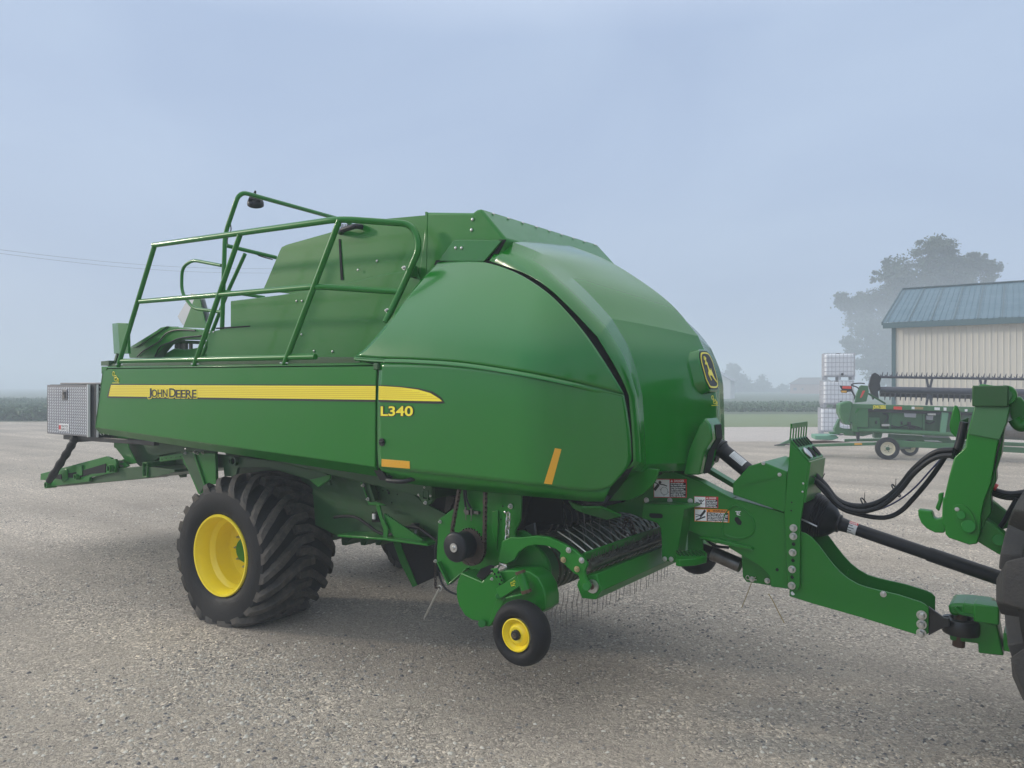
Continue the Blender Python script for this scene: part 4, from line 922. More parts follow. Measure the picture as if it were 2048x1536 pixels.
gb = PL('square_hub_plate', 17, .36, .03, DGREEN, 1190,430, 1388,455, 1392,650, 1330,730, 1250,725, 1190,640)
p = P(*q(17,1288,598),.35); b = mb()
for sx, sz, w_, h_ in ((-.026,0,.008,.07),(.026,0,.008,.07),(0,.033,.06,.008),(0,-.033,.06,.008)): b.box(p+Vector((sx,0,sz)), (w_,.03,h_))
o = b.build('square_socket', DGREEN, gb, bevel=.002); mb().box(p+Vector((0,.004,0)), (.046,.01,.06)).build('tube_bore', BLKM, o, smooth=False)
bolts(gb, pts(17,.355, 1278,497, 1198,594, 1358,610, 1276,704), YN, .013, .016)
PL('inner_arm', 17, .55, .03, RUBT, 1552,620, 1660,632, 1620,740, 1600,800, 1540,840, 1525,800)
# mud flap on its green bar
PL('flap_bar', 5, .95, .03, GREEN, 438,640, 485,640, 520,740, 607,945, 575,958, 490,790)
PL('rubber_flap', 5, .96, .012, RUB, 470,640, 700,668, 745,700, 750,880, 607,945, 520,740)
# ---- hanging pin on a chain
links('pin_chain', pts(5, .35, 738,795, 736,870, 735,960, 760,965), .028, .0035, CHAINM, BAL)
b = mb(); a_ = P(*q(5,765,965),.35); c_ = P(*q(5,655,1178),.35); b.tube([a_, a_.lerp(c_,.88), c_], [.008,.008,.003], 8); b.tube([a_+Vector((.02*math.cos(k*.7),0,.02*math.sin(k*.7))) for k in range(9)], .003, 5, closed=True); b.build('hitch_pin', STEEL, BAL)
mb().tube(spl(pts(5,.36, 740,780, 735,700, 755,600),4), .008, 6).build('thin_hose', BLK, BAL)
mb().tube(spl(pts(5,.36, 742,800, 770,900, 800,960, 840,990, 890,1010),4), .008, 6).build('thin_hose', BLK, BAL)

# ------------------------------------------------------------------ pickup
PK = bpy.data.objects.new('pickup', None); C.objects.link(PK); PK.parent = BAL; pk0 = Vector((3.1, 1.3, .7)); PK.location = pk0 - OFF[BAL.name]; OFF[PK.name] = pk0.copy()
Lp = lambda nm, k, y, th, m, *xy, bev=.004, par=None: mb().prism(pts(k, y, *xy), (0,th,0)).build(nm, m, par or PK, bevel=bev)
dp = Lp('drive_side_plate', 5, .24, .02, GREEN, 757,485, 885,392, 915,255, 1335,315, 1328,490, 1290,570, 1300,640, 1270,780, 1180,800, 1060,850, 1000,885, 945,832, 822,940, 742,782)
Lp('plate_edge_flange', 5, .20, .05, GREEN, 740,783, 748,780, 824,932, 945,826, 950,834, 820,946)
bolts(dp, pts(5,.235, 770,500, 738,775, 813,915), YN, .012, .016)
bolts(dp, pts(5,.235, 1262,393), YN, .016, .02); rivets(dp, pts(5,.238, 1150,440, 1148,484, 1222,435), YN, .010)
Lp('slide_bracket', 5, .225, .012, GREEN, 1130,425, 1172,422, 1172,520, 1160,710, 1152,650, 1128,560)
for x, y in ((1207,392),(1195,485),(1010,640),(1040,860)): mb().cyl(P(*q(5,x,y),.238), P(*q(5,x,y),.243), .006, 8).build('hole', BLKM, dp, smooth=False)
sc = P(*q(5,975,672),.13); SR = .118
b = mb(); n_ = 30
ring = []
for k in range(n_*4):
    a = 2*math.pi*k/(n_*4); r_ = SR*(1.05 if k % 4 in (0,1) else .96); ring.append(sc+Vector((math.cos(a)*r_, 0, math.sin(a)*r_)))
b.prism(ring, (0,.012,0)); b.build('sprocket', CHAINM, PK, smooth=False)
pc = P(*q(5,865,682),.0); b = mb(); r_ = .100
b.lathe([(.001,-.004),(.02,-.004),(.03,.0),(.085,.0),(.096,.006),(r_,.014),(r_,.024),(.090,.034),(.090,.13)], pc, YP, 48); PU = b.build('chain_pulley', BLK, PK)
b = mb(); b.lathe([(.001,-.016),(.010,-.016),(.012,-.008),(.014,-.006),(.03,-.006),(.03,.0)], pc, YP, 24); b.build('pulley_washer', STEEL, PU)
def rchain(name, path):
    b = mb(); L = .030
    d = [0]
    for a, c_ in zip(path[:-1], path[1:]): d.append(d[-1]+(c_-a).length)
    n_ = int(d[-1]/L)
    def at(s_):
        for i in range(len(path)-1):
            if s_ <= d[i+1]: return path[i].lerp(path[i+1], (s_-d[i])/(d[i+1]-d[i]+1e-9))
        return path[-1]
    for i in range(n_):
        a = at(i*L); c_ = at((i+1)*L); dd = (c_-a).normalized(); off = .010 if i % 2 else .006; nn = dd.cross(Vector((0,1,0))).normalized()
        for sgn in (-1, 1):
            o = Vector((0, sgn*off, 0)); oc = []
            for k in range(10):
                an = 2*math.pi*k/10; e = a if math.cos(an) < 0 else c_; oc.append(e + (dd*math.cos(an)+nn*math.sin(an))*.0105 + o)
            b.prism(oc, (0, .0025*sgn, 0))
        b.cyl(a-Vector((0,.013,0)), a+Vector((0,.013,0)), .006, 8)
    return b.build(name, CHAINM, PK, smooth=False, orient=False)
a1 = P(*q(5,905,262),.136); a2 = P(*q(5,852,560),.136); a3 = P(*q(5,1084,285),.136)
arc = [Vector((sc.x+math.cos(R(a))*SR*1.03, .136, sc.z+math.sin(R(a))*SR*1.03)) for a in range(180+12, 365, 8)]
rchain('roller_chain', [a1+Vector((.03,0,.2)), a1, a2] + arc + [a3, a3+Vector((0,0,.2))])
links('lift_chain', pts(5, .19, 1245,440, 1243,500, 1238,560, 1236,640, 1205,760, 1192,812), .050, .0056, STEEL, PK)
b = mb(); b.tube(fil(pts(5,.16, 1170,828, 1190,795, 1235,815, 1215,838),.01,3), .006, 7); b.build('chain_hook', STEEL, PK)
b = mb(); b.box(P(*q(5,990,432),.22), (.13,.02,.02)); b.box(P(*q(5,965,434),.20), (.03,.03,.03)); b.cyl(P(*q(5,948,400),.2), P(*q(5,948,450),.2), .008, 8); b.cyl(P(*q(5,987,408),.2), P(*q(5,987,455),.2), .008, 8); b.cyl(P(*q(5,948,450),.2), P(*q(5,949,490),.2), .003, 6); b.cyl(P(*q(5,987,450),.2), P(*q(5,985,495),.2), .003, 6); b.build('grease_fitting', DSTEEL, dp)
mb().tube(spl(pts(5,.21, 935,270, 940,340, 948,405),4), .008, 7).build('grease_hose', BLK, dp); mb().tube(spl(pts(5,.21, 945,265, 955,350, 985,410),4), .007, 7).build('grease_hose', BLK, dp)
# gear shield and wheel arm
gs_ = Lp('drive_shield', 5, .10, .16, GREEN, 915,855, 1060,918, 1120,860, 1250,838, 1385,845, 1450,890, 1490,960, 1506,1040, 1505,1110, 1450,1150, 1290,1110, 1190,1130, 1112,1235, 1062,1230, 1036,1195, 990,1188, 940,1155, 900,1090, 884,1030, 880,970, 893,905, bev=.008)
Lp('shield_lip', 5, .095, .02, GREEN, 1180,985, 1310,895, 1345,960, 1235,1020, 1150,1180, 1110,1235, 1100,1225)
b = mb(); b.cyl(P(*q(5,1060,1210),.10), P(*q(5,1060,1210),.065), .026, 20); b.build('shield_boss', GREEN, gs_, bevel=.004)
b = mb(); b.cyl(P(*q(5,1172,1022),.09), P(*q(5,1172,1022),.06), .018, 16); b.build('arm_boss', GREEN, gs_, bevel=.003)
hp_ = Lp('height_plate', 5, .075, .008, GREEN, 1118,830, 1165,822, 1212,920, 1190,945, 1160,905, par=gs_)
for x, y in ((1135,845),(1150,865),(1163,885),(1175,855),(1188,885),(1198,908),(1185,935)): mb().cyl(P(*q(5,x,y),.077), P(*q(5,x,y),.072), .0075, 10).build('hole', BLKM, hp_, smooth=False)
bolts(gs_, pts(5,.072, 1131,900), YN, .010, .014)
Lp('shield_shadow_opening', 5, .092, .02, BLKM, 1020,880, 1050,830, 1110,805, 1140,812, 1120,850, 1062,908, bev=0, par=gs_)
b = mb(); pa, pb = P(*q(5,1328,850),.03), P(*q(5,1370,985),.03); b.cyl(pa, pb, .030, 20); PT = b.build('pivot_tube', GREEN, PK)
b = mb(); dv = (pb-pa).normalized(); b.cyl(pa-dv*.006, pa+dv*.012, .033, 20); b.build('pivot_collar', RUST, PT); b = mb(); b.cyl(pb-dv*.008, pb+dv*.012, .034, 20); b.build('pivot_collar', RUST, PT)
b = mb(); b.beam(pb+Vector((.01,0,-.01)), P(*q(5,1240,1030),.02), .05, .012); b.beam(P(*q(5,1180,1000),.07), P(*q(5,1320,912),.05), .02, .07); b.build('wheel_arm', GREEN, PK, bevel=.003)
Lp('wheel_guard', 5, .11, .01, GREEN, 1300,1100, 1375,1000, 1430,985, 1450,1010, 1440,1130)
b = mb(); arrow = pts(5,.044, 1262,925, 1286,918, 1283,908, 1305,930, 1293,952, 1290,942, 1266,950); b.tube(arrow, .0022, 4, closed=True); b.tube(pts(5,.044, 1274,937, 1293,928), .0022, 4); b.build('arrow_decal', DECY, bpy.data.objects['wheel_arm'])
def gauge(o, r_, w_, side, name='gauge_wheel'):
    o = Vector(o); t = bpy.data.objects.new(name, None); C.objects.link(t); t.parent = PK; t.location = o-OFF[PK.name]; OFF[t.name] = o.copy(); ax = Vector((0,side,0))
    h = w_/2; mn, mr = r_*.73, r_*.27; prof = []
    for k in range(26):
        a = R(-150 + 300*k/25); prof.append((mn + math.cos(a)*mr*1.0, h - math.sin(a)*h*-1*1.0))
    mb().lathe(prof, o-ax*h, ax, 56).build('tyre', RUB, t)
    mb().lathe([(r_*.50,.026),(r_*.51,.012),(r_*.475,.010),(r_*.455,.026),(r_*.40,.035),(r_*.37,.045),(r_*.33,.036),(r_*.24,.020),(r_*.16,.022),(r_*.155,.040),(.001,.040)], o-ax*h, ax, 48).build('rim', YEL, t)
    hb_ = mb().lathe([(r_*.15,.03),(r_*.15,.006),(r_*.12,.004),(.001,.004)], o-ax*h, ax, 24).build('hub', DECB, t)
    bb = mb(); bolt(bb, o-ax*(h-.003), -ax, .014, .02); bb.build('axle_nut', DSTEEL, t)
    return t
gw = P(1043, 1265, -.06); gauge((gw.x, gw.y+.0, gw.z), .198, .15, 1)
gauge((gw.x+.0, 2.68, gw.z), .198, .15, -1)
# end disc, side arm
ce = P(1055, 1141, .28)
b = mb(); b.cyl(ce, ce+YP*.03, .175, 48); b.build('end_disc', GREEN, PK, bevel=.004)
b = mb(); b.prism([ce+Vector((.0,-.004,0)), ce+Vector((.09,-.004,.15)), ce+Vector((.16,-.004,.07)), ce+Vector((.175,-.004,-.02)), ce+Vector((.02,-.004,-.06))], (0,.01,0)); b.build('disc_flange', GREEN, bpy.data.objects['end_disc'])
c2 = P(*q(5,1335,690),.30); mb().cyl(c2, c2+YP*.02, .125, 40).build('upper_disc', GREEN, PK, bevel=.004)
arm_ = [ (14,700),(80,668),(150,672),(270,658),(370,668),(480,718),(570,768),(640,835),(668,880),(645,930),(655,985),(692,1045),(675,1083),(645,1085),(618,1045),(600,965),(565,948),(485,872),(455,825),(463,790),(430,762),(350,735),(270,730),(205,742),(145,785),(105,850),(45,880),(-20,860)]
ar = mb().prism([P(*q(6,x,y),.16) for x, y in arm_], (0,.03,0)).build('lift_arm', GREEN, PK, bevel=.006)
bolts(ar, pts(6,.157, 528,768, 628,846), YN, .017, .018); bolts(ar, pts(6,.157, 488,843, 592,914), YN, .017, .018, m=BRASS)
b = mb(); b.cyl(P(*q(6,662,1052),.17), P(*q(6,662,1052),.135), .024, 20); b.build('pivot_pin', GREEN, ar, bevel=.003)
# drum with stripper bands and tines
y0_, y1_ = .36, 2.30; dc = Vector((ce.x, 0, ce.z)); NB = 26
mb().cyl(dc+YP*y0_, dc+YP*y1_, .095, 24).build('pickup_drum', RUST, PK)
mb().lathe([(.174,0),(.172,.10),(.165,.10),(.165,0)], dc+YP*.30, YP, 40, closed=True).build('drum_side_ring', DGREEN, PK)
BAND = mat('worn_green_band', (.03,.06,.03), .45, .3, 0, dirt=.8, dirtcol=(.10,.075,.045), dscale=14)
fb = None
for k in range(NB):
    y_ = .43 + k*(1.85/NB)
    if fb is None:
        b = mb(); rs = []
        for a in range(-130, 121, 10):
            A = R(a); rr = .172 if a < 100 else .172+.002*(a-100)
            rs.append([dc+Vector((math.cos(A)*rr, y_+dy, math.sin(A)*rr)) for dy in (0,.008,.040,.048)])
            for j in (0,3): rs[-1][j] += Vector((math.cos(A),0,math.sin(A)))*-.012
        b.grid(rs); fb = b.build('stripper_band', BAND, PK); md = fb.modifiers.new('sol','SOLIDIFY'); md.thickness = .002
    else:
        o = fb.copy(); C.objects.link(o); o.location = Vector(fb.location)+Vector((0, k*(1.85/NB), 0))
tb_, tt_ = P(1113.5,1263,.42), P(1112,1222,.42); ft = None
for row, (dx, dz, ang) in enumerate(((0,0,0),(-.11,.03,-.4))):
    for k in range(NB):
        y_ = .395 + k*(1.85/NB)
        if ft is None:
            b = mb(); c0 = Vector((0,0,0)); b.tube([Vector((0,0,0)), Vector((.006,0,-.06)), Vector((0,0,-.155))], .0023, 6); ft = b.build('pickup_tine', DSTEEL, None); ft.parent = PK; o = ft
        else: o = ft.copy(); C.objects.link(o)
        o.location = Vector((tb_.x+dx+random.uniform(-.006,.006), y_, tb_.z+.155+dz)) - OFF[PK.name]; o.rotation_euler = (random.uniform(-.09,.09), ang*-.4+random.uniform(-.06,.06), 0)
# wind guard: cross bar with long wires, brush roller, hexagonal roller box
b = mb(); br = pts(6, .24, 628,800, 648,785, 660,792, 650,850, 632,845); b.prism(br, (0,2.12,0)); cb = b.build('guard_bar', GREEN, PK, bevel=.003)
w0, w1 = P(*q(6,662,787),.30), P(*q(6,443,625),.30); fw = None; dw = w1-w0
for k in range(22):
    y_ = .30 + k*.092
    if fw is None:
        b = mb(); b.tube([Vector((0,0,0)), dw*.5+Vector((0,0,.006)), dw], .0044, 6); fw = b.build('guard_wire', STEEL, None); fw.parent = PK; o = fw
        o.location = Vector((w0.x, y_, w0.z)) - OFF[PK.name]
    else:
        o = fw.copy(); C.objects.link(o); o.location = Vector((w0.x, y_, w0.z)) - OFF[PK.name]
    if k > 5:
        o.data = o.data.copy() if k == 6 else bent
        if k == 6:
            bent = o.data
            for v in bent.vertices:
                t_ = v.co.dot(dw)/dw.dot(dw); v.co += Vector((.04*t_*t_, 0, -.20*t_*t_*dw.length))
            bent.materials[0] = STEEL
bc = P(*q(6,700,885),.30)
b = mb(); b.cyl(Vector((bc.x,.26,bc.z)), Vector((bc.x,2.30,bc.z)), .030, 12)
for k in range(110):
    y_ = .27+2.0*k/160; 
    for j in range(2):
        a = random.uniform(.2, 2.6); d = Vector((math.cos(a), random.uniform(-.25,.25), math.sin(a))); o_2 = Vector((bc.x, y_, bc.z)); b.tube([o_2, o_2+d*.075], .0022, 4, cap=False)
b.build('brush_roller', DSTEEL, PK, orient=False)
ft2 = None
for k in range(14):
    if ft2 is None: ft2 = mb().tube([Vector((0,0,0)), Vector((-.02,0,.13))], .0025, 5).build('feed_tine', DSTEEL, None); ft2.parent = PK; o = ft2
    else: o = ft2.copy(); C.objects.link(o)
    o.location = Vector((bc.x-.22-random.random()*.12, .5+1.7*k/14, bc.z+.02+random.random()*.06))-OFF[PK.name]; o.rotation_euler = (random.uniform(-.15,.15), random.uniform(-.2,.2), 0)
mb().prism(pts(6, 2.22, -200,300, 700,330, 1150,420, 1330,560, 1330,640, 900,700, 640,760, 400,720, 130,640, -200,640), (0,.04,0)).build('inlet_dark_backing', BLKM, PK, smooth=False)  # black backing added so the inlet looks dark behind the wires
mb().prism([(2.35,.62,1.05),(2.82,.62,1.0),(2.95,.62,1.62),(2.35,.62,1.7)], (0,1.5,0)).build('feed_dark_box', BLKM, PK, smooth=False)  # black box added for the dark of the feed opening
hx = pts(6, .22, 655,962, 742,952, 778,1082, 735,1150, 628,1138, 590,1040, 598,1005)
hxo = mb().prism(hx, (0,2.12,0)).build('guard_roller_box', GREEN, PK, bevel=.004)
b = mb(); pc_ = P(*q(6,712,1045),.215); b.cyl(pc_, pc_-YP*.012, .042, 28); e_ = b.build('roller_end_cap', STEEL, hxo)
b = mb(); b.cyl(pc_-YP*.012, pc_-YP*.020, .018, 16); b.build('roller_shaft', RUST, e_)
# hanging chain pair in front of the guard
links('guard_chain', pts(6,.95, 975,520, 950,600, 948,700, 955,780), .05, .006, CHAINM, PK)
links('guard_chain', pts(6,.95, 985,520, 1020,600, 1030,680, 1040,770), .05, .006, CHAINM, PK)
mb().cyl(P(*q(6,975,645),.93), P(*q(6,1050,775),.93), .014, 12).build('prop_rod', DSTEEL, PK)
# feed rotor rings glimpsed in the dark, deflector
b = mb()
for k in range(7):
    cx_ = P(*q(6,330+48*k,520),.75+.08*k); b.tube([cx_+Vector((math.cos(R(a))*.13-.04, 0, math.sin(R(a))*.13)) for a in range(-60,70,12)], .006, 6)
b.build('rotor_rings', DSTEEL, BAL)
PL('inlet_roof', 6, .45, .03, GREEN, 520,390, 640,440, 660,480, 620,480, 560,450)
PL('polished_deflector', 6, .42, .02, ALU, 190,590, 262,560, 275,660, 225,650)
b = mb(); b.prism([P(*q(6,620,430),.32), P(*q(6,780,430),.32), P(*q(6,930,495),.55), P(*q(6,820,522),.55), P(*q(6,640,470),.35)], (0,0,-.012)); b.build('skirt_shelf', GREEN, BAL)
hd = pts(6, .30, 583,348, 640,398, 790,412, 785,365); hd[0].y = .36; hd[3].y = .36; handle(hd, parent=FSP, r=.015)
# ================================================================== TONGUE, DRIVESHAFT
TN = bpy.data.objects.new('tongue', None); C.objects.link(TN); TN.parent = BAL; tn0 = Vector((4.5, 1.3, 1.0)); TN.location = tn0-OFF[BAL.name]; OFF[TN.name] = tn0.copy()
YT = 1.02; YT2 = 1.56
def TP(nm, k, y, th, m, *xy, par=None, bev=.004): return mb().prism(pts(k, y, *xy), (0,th,0)).build(nm, m, par or TN, bevel=bev)
tpl = pts(6, .80, 1215,215, 1290,150, 1540,240, 1780,372, 1800,375)
main = [(6,1110,290),(6,1215,200),(6,1290,150),(6,1540,250),(6,1780,375),(7,205,490),(7,530,583),(7,560,600),(7,560,1060),(7,445,1045),(7,435,980),(7,380,920),(7,180,800),(7,180,790),(7,0,722),(6,1500,640),(6,1400,600),(6,1080,515),(6,985,485),(6,830,470),(6,810,430),(6,950,400)]
mp = mb().prism([P(*q(k,x,y),YT) for k,x,y in main], (0,.02,0)).build('side_plate', GREEN, TN, bevel=.006)
mb().prism([P(*q(k,x,y),YT2) for k,x,y in main[2:12]+main[13:16]], (0,.02,0)).build('side_plate', GREEN, TN, bevel=.006)
tf = pts(6, YT-.01, 1290,145, 1540,240, 1785,372, 1775,383, 1535,252, 1285,158); mb().prism(tf, (0,.10,0)).build('top_flange', GREEN, TN, bevel=.004)
b = mb(); b.prism(pts(5*0+15, YT+.10, 1100,215, 1610,450, 1595,478, 1090,242), (0,.03,0)); b.build('flange_wear_strip', GREY, TN)
mb().prism(pts(7, YT2-.09, 30,290, 215,400, 212,430, 20,318), (0,.09,0)).build('top_flange', GREEN, TN, bevel=.004)
b = mb(); b.prism([(3.2,1.05,1.30),(4.62,1.05,1.05),(4.62,1.05,1.15),(3.3,1.05,1.5)], (0,.5,0)); b.build('tongue_floor', DGREEN, TN)
TP('bottom_flange', 7, YT-.03, .05, GREEN, -10,728, 105,745, 320,800, 330,818, 180,790, 0,745)
# embossed swirl, slot, lift symbol
b = mb(); b.tube(spl(pts(7, YT-.001, 150,730, 140,680, 155,600, 195,550, 240,540, 300,580, 340,640, 330,710, 280,738, 210,738, 160,720),5), .007, 8); b.build('pressed_bead', GREEN, mp)
b = mb(); b.prism(fil(pts(7, YT-.003, 238,608, 262,640, 255,660, 235,655, 215,625, 220,610, 238,608), .006, 3)[:-1], (0,.002,0)); b.build('slot', BLKM, mp, smooth=False)
b = mb(); sy = YT-.004
for xy in ((1765,803,1870,803,1870,816,1765,816),(1788,820,1800,820,1800,860,1788,860),(1840,820,1850,820,1850,860,1840,860),(1790,858,1860,885,1855,893,1785,868),(1800,825,1838,825,1838,835,1800,835),(1805,845,1825,845,1825,885,1805,885)): b.prism(pts(15, sy, *xy), (0,.001,0))
b.build('lift_symbol', WHT, mp, smooth=False)
bolts(mp, pts(15, YT-.001, 31,588, 486,593, 886,605), YN, .017, .014)
mb().cyl(P(*q(7,484,938),YT-.003), P(*q(7,484,938),YT+.01), .010, 12).build('hole', BLKM, mp, smooth=False)
# ---- safety decals
def sticker(parent, k, y, x0, y0, x1, y1, skew, kind, border, head, word, hc, px_split, y_head, lines):
    def c_(x, yy_): return P(*q(k, x, yy_ + skew*(x-x0)/(x1-x0)), y)
    st_ = mb().prism([c_(x0,y0), c_(x1,y0), c_(x1,y1), c_(x0,y1)], (0,.003,0)).build('warning_decal', border, parent, bevel=.0008, seg=1)
    m_ = 10
    def rect(nm, m, a, b_, c0, d0, e): 
        o = mb(); o.add([c_(a,b_)-YP*e, c_(c0,b_)-YP*e, c_(c0,d0)-YP*e, c_(a,d0)-YP*e], [(0,1,2,3)]); return o.build(nm, m, st_, smooth=False)
    g_ = (x1-x0)*.018
    rect('picture_field', DWHT, x0+g_, y0+g_*1.1, px_split, y1-g_*1.2, .0012)
    rect('text_field', DECB, px_split+g_*.5, y_head, x1-g_*1.2, y1-g_*1.2, .0012)
    rect('header_field', head, px_split+g_*.5, y0+g_*.6, x1-g_*.6, y_head, .0014)
    o = mb(); hh = (y_head-y0)*.62; xs = px_split+(x1-px_split)*.27; A = c_(xs, y_head-(y_head-y0)*.2); B = c_(x1-g_*4, y_head-(y_head-y0)*.2); T = c_(xs, y_head-(y_head-y0)*.2-hh)
    U_ = (B-A).normalized(); Lx = (B-A).length; hz_ = (T-A).length
    vs, fs = textm(word, 1, .03); vx0 = min(v.x for v in vs); vx1 = max(v.x for v in vs); vh = max(v.y for v in vs)
    o.add([A+U_*((v.x-vx0)/(vx1-vx0)*Lx)+Vector((0,0,1))*(v.y/vh*hz_)-YP*.0018 for v in vs], fs)
    t0 = c_(px_split+(x1-px_split)*.06, y_head-(y_head-y0)*.2); w_ = hz_*1.15
    o.add([t0-YP*.0018, t0+U_*w_-YP*.0018, t0+U_*w_/2+Vector((0,0,hz_))-YP*.0018], [(0,1,2)]); o.build('header_lettering', hc, st_, smooth=False, orient=False)
    # lines of small white print
    o = mb(); random.seed(len(word)+int(x0))
    wds = ['DO NOT ENTER AREA', 'Stay clear of shaft and', 'moving parts at all times', 'Keep all shields in place', 'before working on machine', 'Disengage power and stop', 'engine first']
    for i in range(lines):
        f = (i+.9)/(lines+.35); yl = y_head+(y1-y_head)*f; s_ = (y1-y_head)/(lines+.8)*.78
        A = c_(px_split+g_*2, yl); T = c_(px_split+g_*2, yl-s_); B = c_(px_split+(x1-px_split)*(.93 if i % 3 else .82), yl)
        vs, fs = textm(wds[i % 7], 1, .035); vx0 = min(v.x for v in vs); vx1 = max(v.x for v in vs); Lx = (B-A).length; hz_ = (T-A).length; U_ = (B-A).normalized()
        o.add([A+U_*((v.x-vx0)/(vx1-vx0)*Lx)+Vector((0,0,1))*(v.y/.72*hz_)-YP*.0018 for v in vs], fs)
    o.build('small_print', DWHT, st_, smooth=False, orient=False)
    # pictogram
    o = mb(); F = lambda u, v: c_(x0+(px_split-x0)*u, y0+(y1-y0)*v)-YP*.0022
    def ln(pl, r_): 
        pl = [F(*p) for p in pl]
        for a, c0 in zip(pl[:-1], pl[1:]): o.beam(a, c0, .001, r_)
    def dsc(u, v, r_): 
        c0 = F(u, v); o.prism([c0+Vector((math.cos(k*.524)*r_, 0, math.sin(k*.524)*r_)) for k in range(12)], (0,.0008,0))
    s_ = (F(1,0)-F(0,0)).length
    if kind == 0:
        dsc(.40,.18,s_*.09); ln([(.05,.60),(.32,.30)], s_*.17); ln([(.04,.17),(.28,.27),(.60,.30),(.85,.38)], s_*.055)
        c0 = F(.68,.64); o.tube([c0+Vector((math.cos(k*.2618)*s_*.22, 0, math.sin(k*.2618)*s_*.22)) for k in range(24)], s_*.010, 4, closed=True)
        ln([(.38,.52),(.48,.60)], s_*.015); ln([(.88,.66),(.98,.74)], s_*.015); ln([(.62,.92),(.68,.86)], s_*.015)
    elif kind == 1:
        dsc(.62,.36,s_*.07); ln([(.40,.28),(.62,.55),(.90,.28)], s_*.06); ln([(.1,.62),(.3,.55),(.5,.64),(.7,.62)], s_*.08); ln([(.1,.68),(.95,.66)], s_*.02); ln([(.15,.45),(.3,.66)], s_*.03)
    else:
        ln([(.9,.1),(.72,.35),(.5,.60)], s_*.17); ln([(.1,.45),(.5,.50)], s_*.045); ln([(.12,.66),(.55,.48)], s_*.045); ln([(.15,.90),(.9,.60)], s_*.10); ln([(.55,.5),(.45,.85)], s_*.05)
    o.build('pictogram', DECB, st_, smooth=False, orient=False)
    return st_
sticker(mp, 15, YT-.004, 168,170, 815,172, 0, 0, RED, RED, 'DANGER', WHT, 478, 238, 8) if False else None
sticker(mp, 15, YT-.004, 168,172, 812,538, 6, 0, RED, RED, 'DANGER', WHT, 480, 242, 8)
sticker(mp, 15, YT-.004, 958,510, 1425,732, 14, 1, RED, RED, 'DANGER', WHT, 1180, 566, 5)
sticker(mp, 15, YT-.005, 962,750, 1642,1000, 26, 2, ORG, ORG, 'WARNING', DECB, 1202, 812, 6)
# ---- step bracket and tread
sp = TP('step_bracket', 6, .88, .012, GREEN, 1100,412, 1480,430, 1478,440, 1412,462, 1352,862, 1243,852, 1240,680, 1232,600, 1205,560, 1085,522)
mb().prism([p+Vector((0,.0,0)) for p in pts(6,.885, 1100,408, 1480,428, 1480,444, 1100,425)], (0,.14,0)).build('bracket_top', GREEN, sp, bevel=.003)
TP('bracket_side', 6, .89, .13, GREEN, 1400,460, 1415,460, 1355,858, 1345,858, par=sp)
b = mb(); b.prism(fil(pts(6,.876, 1150,486, 1240,490, 1252,505, 1245,525, 1160,522, 1143,505, 1150,486),.01,3)[:-1], (0,.002,0)); b.build('slot', BLKM, sp, smooth=False)
bolts(sp, pts(6,.878, 1266,836, 1315,838), YN, .015, .014)
z_ = P(*q(6,1460,845),.90).z
tr0 = [PZ(*q(6,x,y), z_+.05) for x, y in ((1352,800),(1440,765),(1570,772),(1590,790),(1585,815),(1500,835),(1380,842),(1350,835))]
b = mb(); b.prism(tr0, (0,0,-.045)); b.build('step_tread', GREEN, TN, bevel=.004)
st_ = bpy.data.objects['step_tread']; b = mb()
ctr = sum(tr0, Vector())/8
for k in range(-3, 4): b.beam(ctr+RT*.02*k*1.3+FW*.10+Vector((0,0,.004)), ctr+RT*.02*k*1.3-FW*.03+Vector((0,0,.004)), .008, .010)
b.build('tread_grip', DGREEN, st_, smooth=False)
TP('rear_bracket', 6, 1.10, .02, GREEN, 1440,590, 1550,620, 1558,775, 1440,770)
# ---- jack cylinder under the tongue
ja, jb = P(*q(7,-60,775),1.30), P(*q(7,262,915),1.30); dv = (jb-ja)
b = mb(); b.tube([ja, ja+dv*.5], .040, 20); jk = b.build('cylinder_body', DECB, TN)
b = mb(); b.tube([ja+dv*.46, ja+dv*.98], .050, 28); b.build('chrome_sleeve', DSTEEL, TN)
b = mb(); b.tube([ja+dv*.44, ja+dv*.50], .053, 28); b.build('sleeve_collar', DSTEEL, TN)
lp2 = TP('jack_plate', 7, 1.10, .02, GREEN, 258,830, 445,940, 442,1038, 290,1015, 268,985)
TP('jack_plate', 7, 1.45, .02, GREEN, 258,830, 445,940, 442,1038, 290,1015, 268,985)
bolts(lp2, pts(7,1.095, 422,1007, 326,997), YN, .016, .02)
b = mb(); b.tube(spl(pts(7,1.085, 350,985, 320,995, 300,975, 288,985, 296,1000, 330,1000, 355,1002),4), .003, 5); b.build('cotter_clip', STEEL, lp2)
mb().tube(spl(pts(7,1.2, 10,700, 40,750, 100,790, 180,800),5), .010, 7).build('jack_hose', BLK, TN)
# ---- upright bolted plate, slotted head
u1 = TP('upright_plate', 7, YT-.03, .025, GREEN, 565,132, 682,266, 655,480, 628,640, 625,1045, 610,1068, 560,1062, 548,1050, 528,583, 552,300)
mb().prism(pts(7, YT2, 565,132, 682,266, 655,480, 628,640, 625,1045, 610,1068, 560,1062, 528,583, 552,300), (0,.025,0)).build('upright_plate', GREEN, TN, bevel=.004)
zz = [P(*q(7,565,128),YT-.03), P(*q(7,682,264),YT-.03)]; wdt = .36
b = mb(); b.prism([zz[0], zz[1], zz[1]+Vector((0,wdt,0)), zz[0]+Vector((0,wdt,0))], (0,0,.01)); hdp = b.build('slotted_head', GREEN, TN, bevel=.003)
n0 = zz[0]; tpv = P(*q(7,572,38),YT-.03)
b = mb()
NS = 7
for k in range(NS):
    o_3 = k*wdt/(NS-1); b.beam(n0+YP*o_3, tpv+YP*o_3, .014, .006, up=(1,0,0)); 
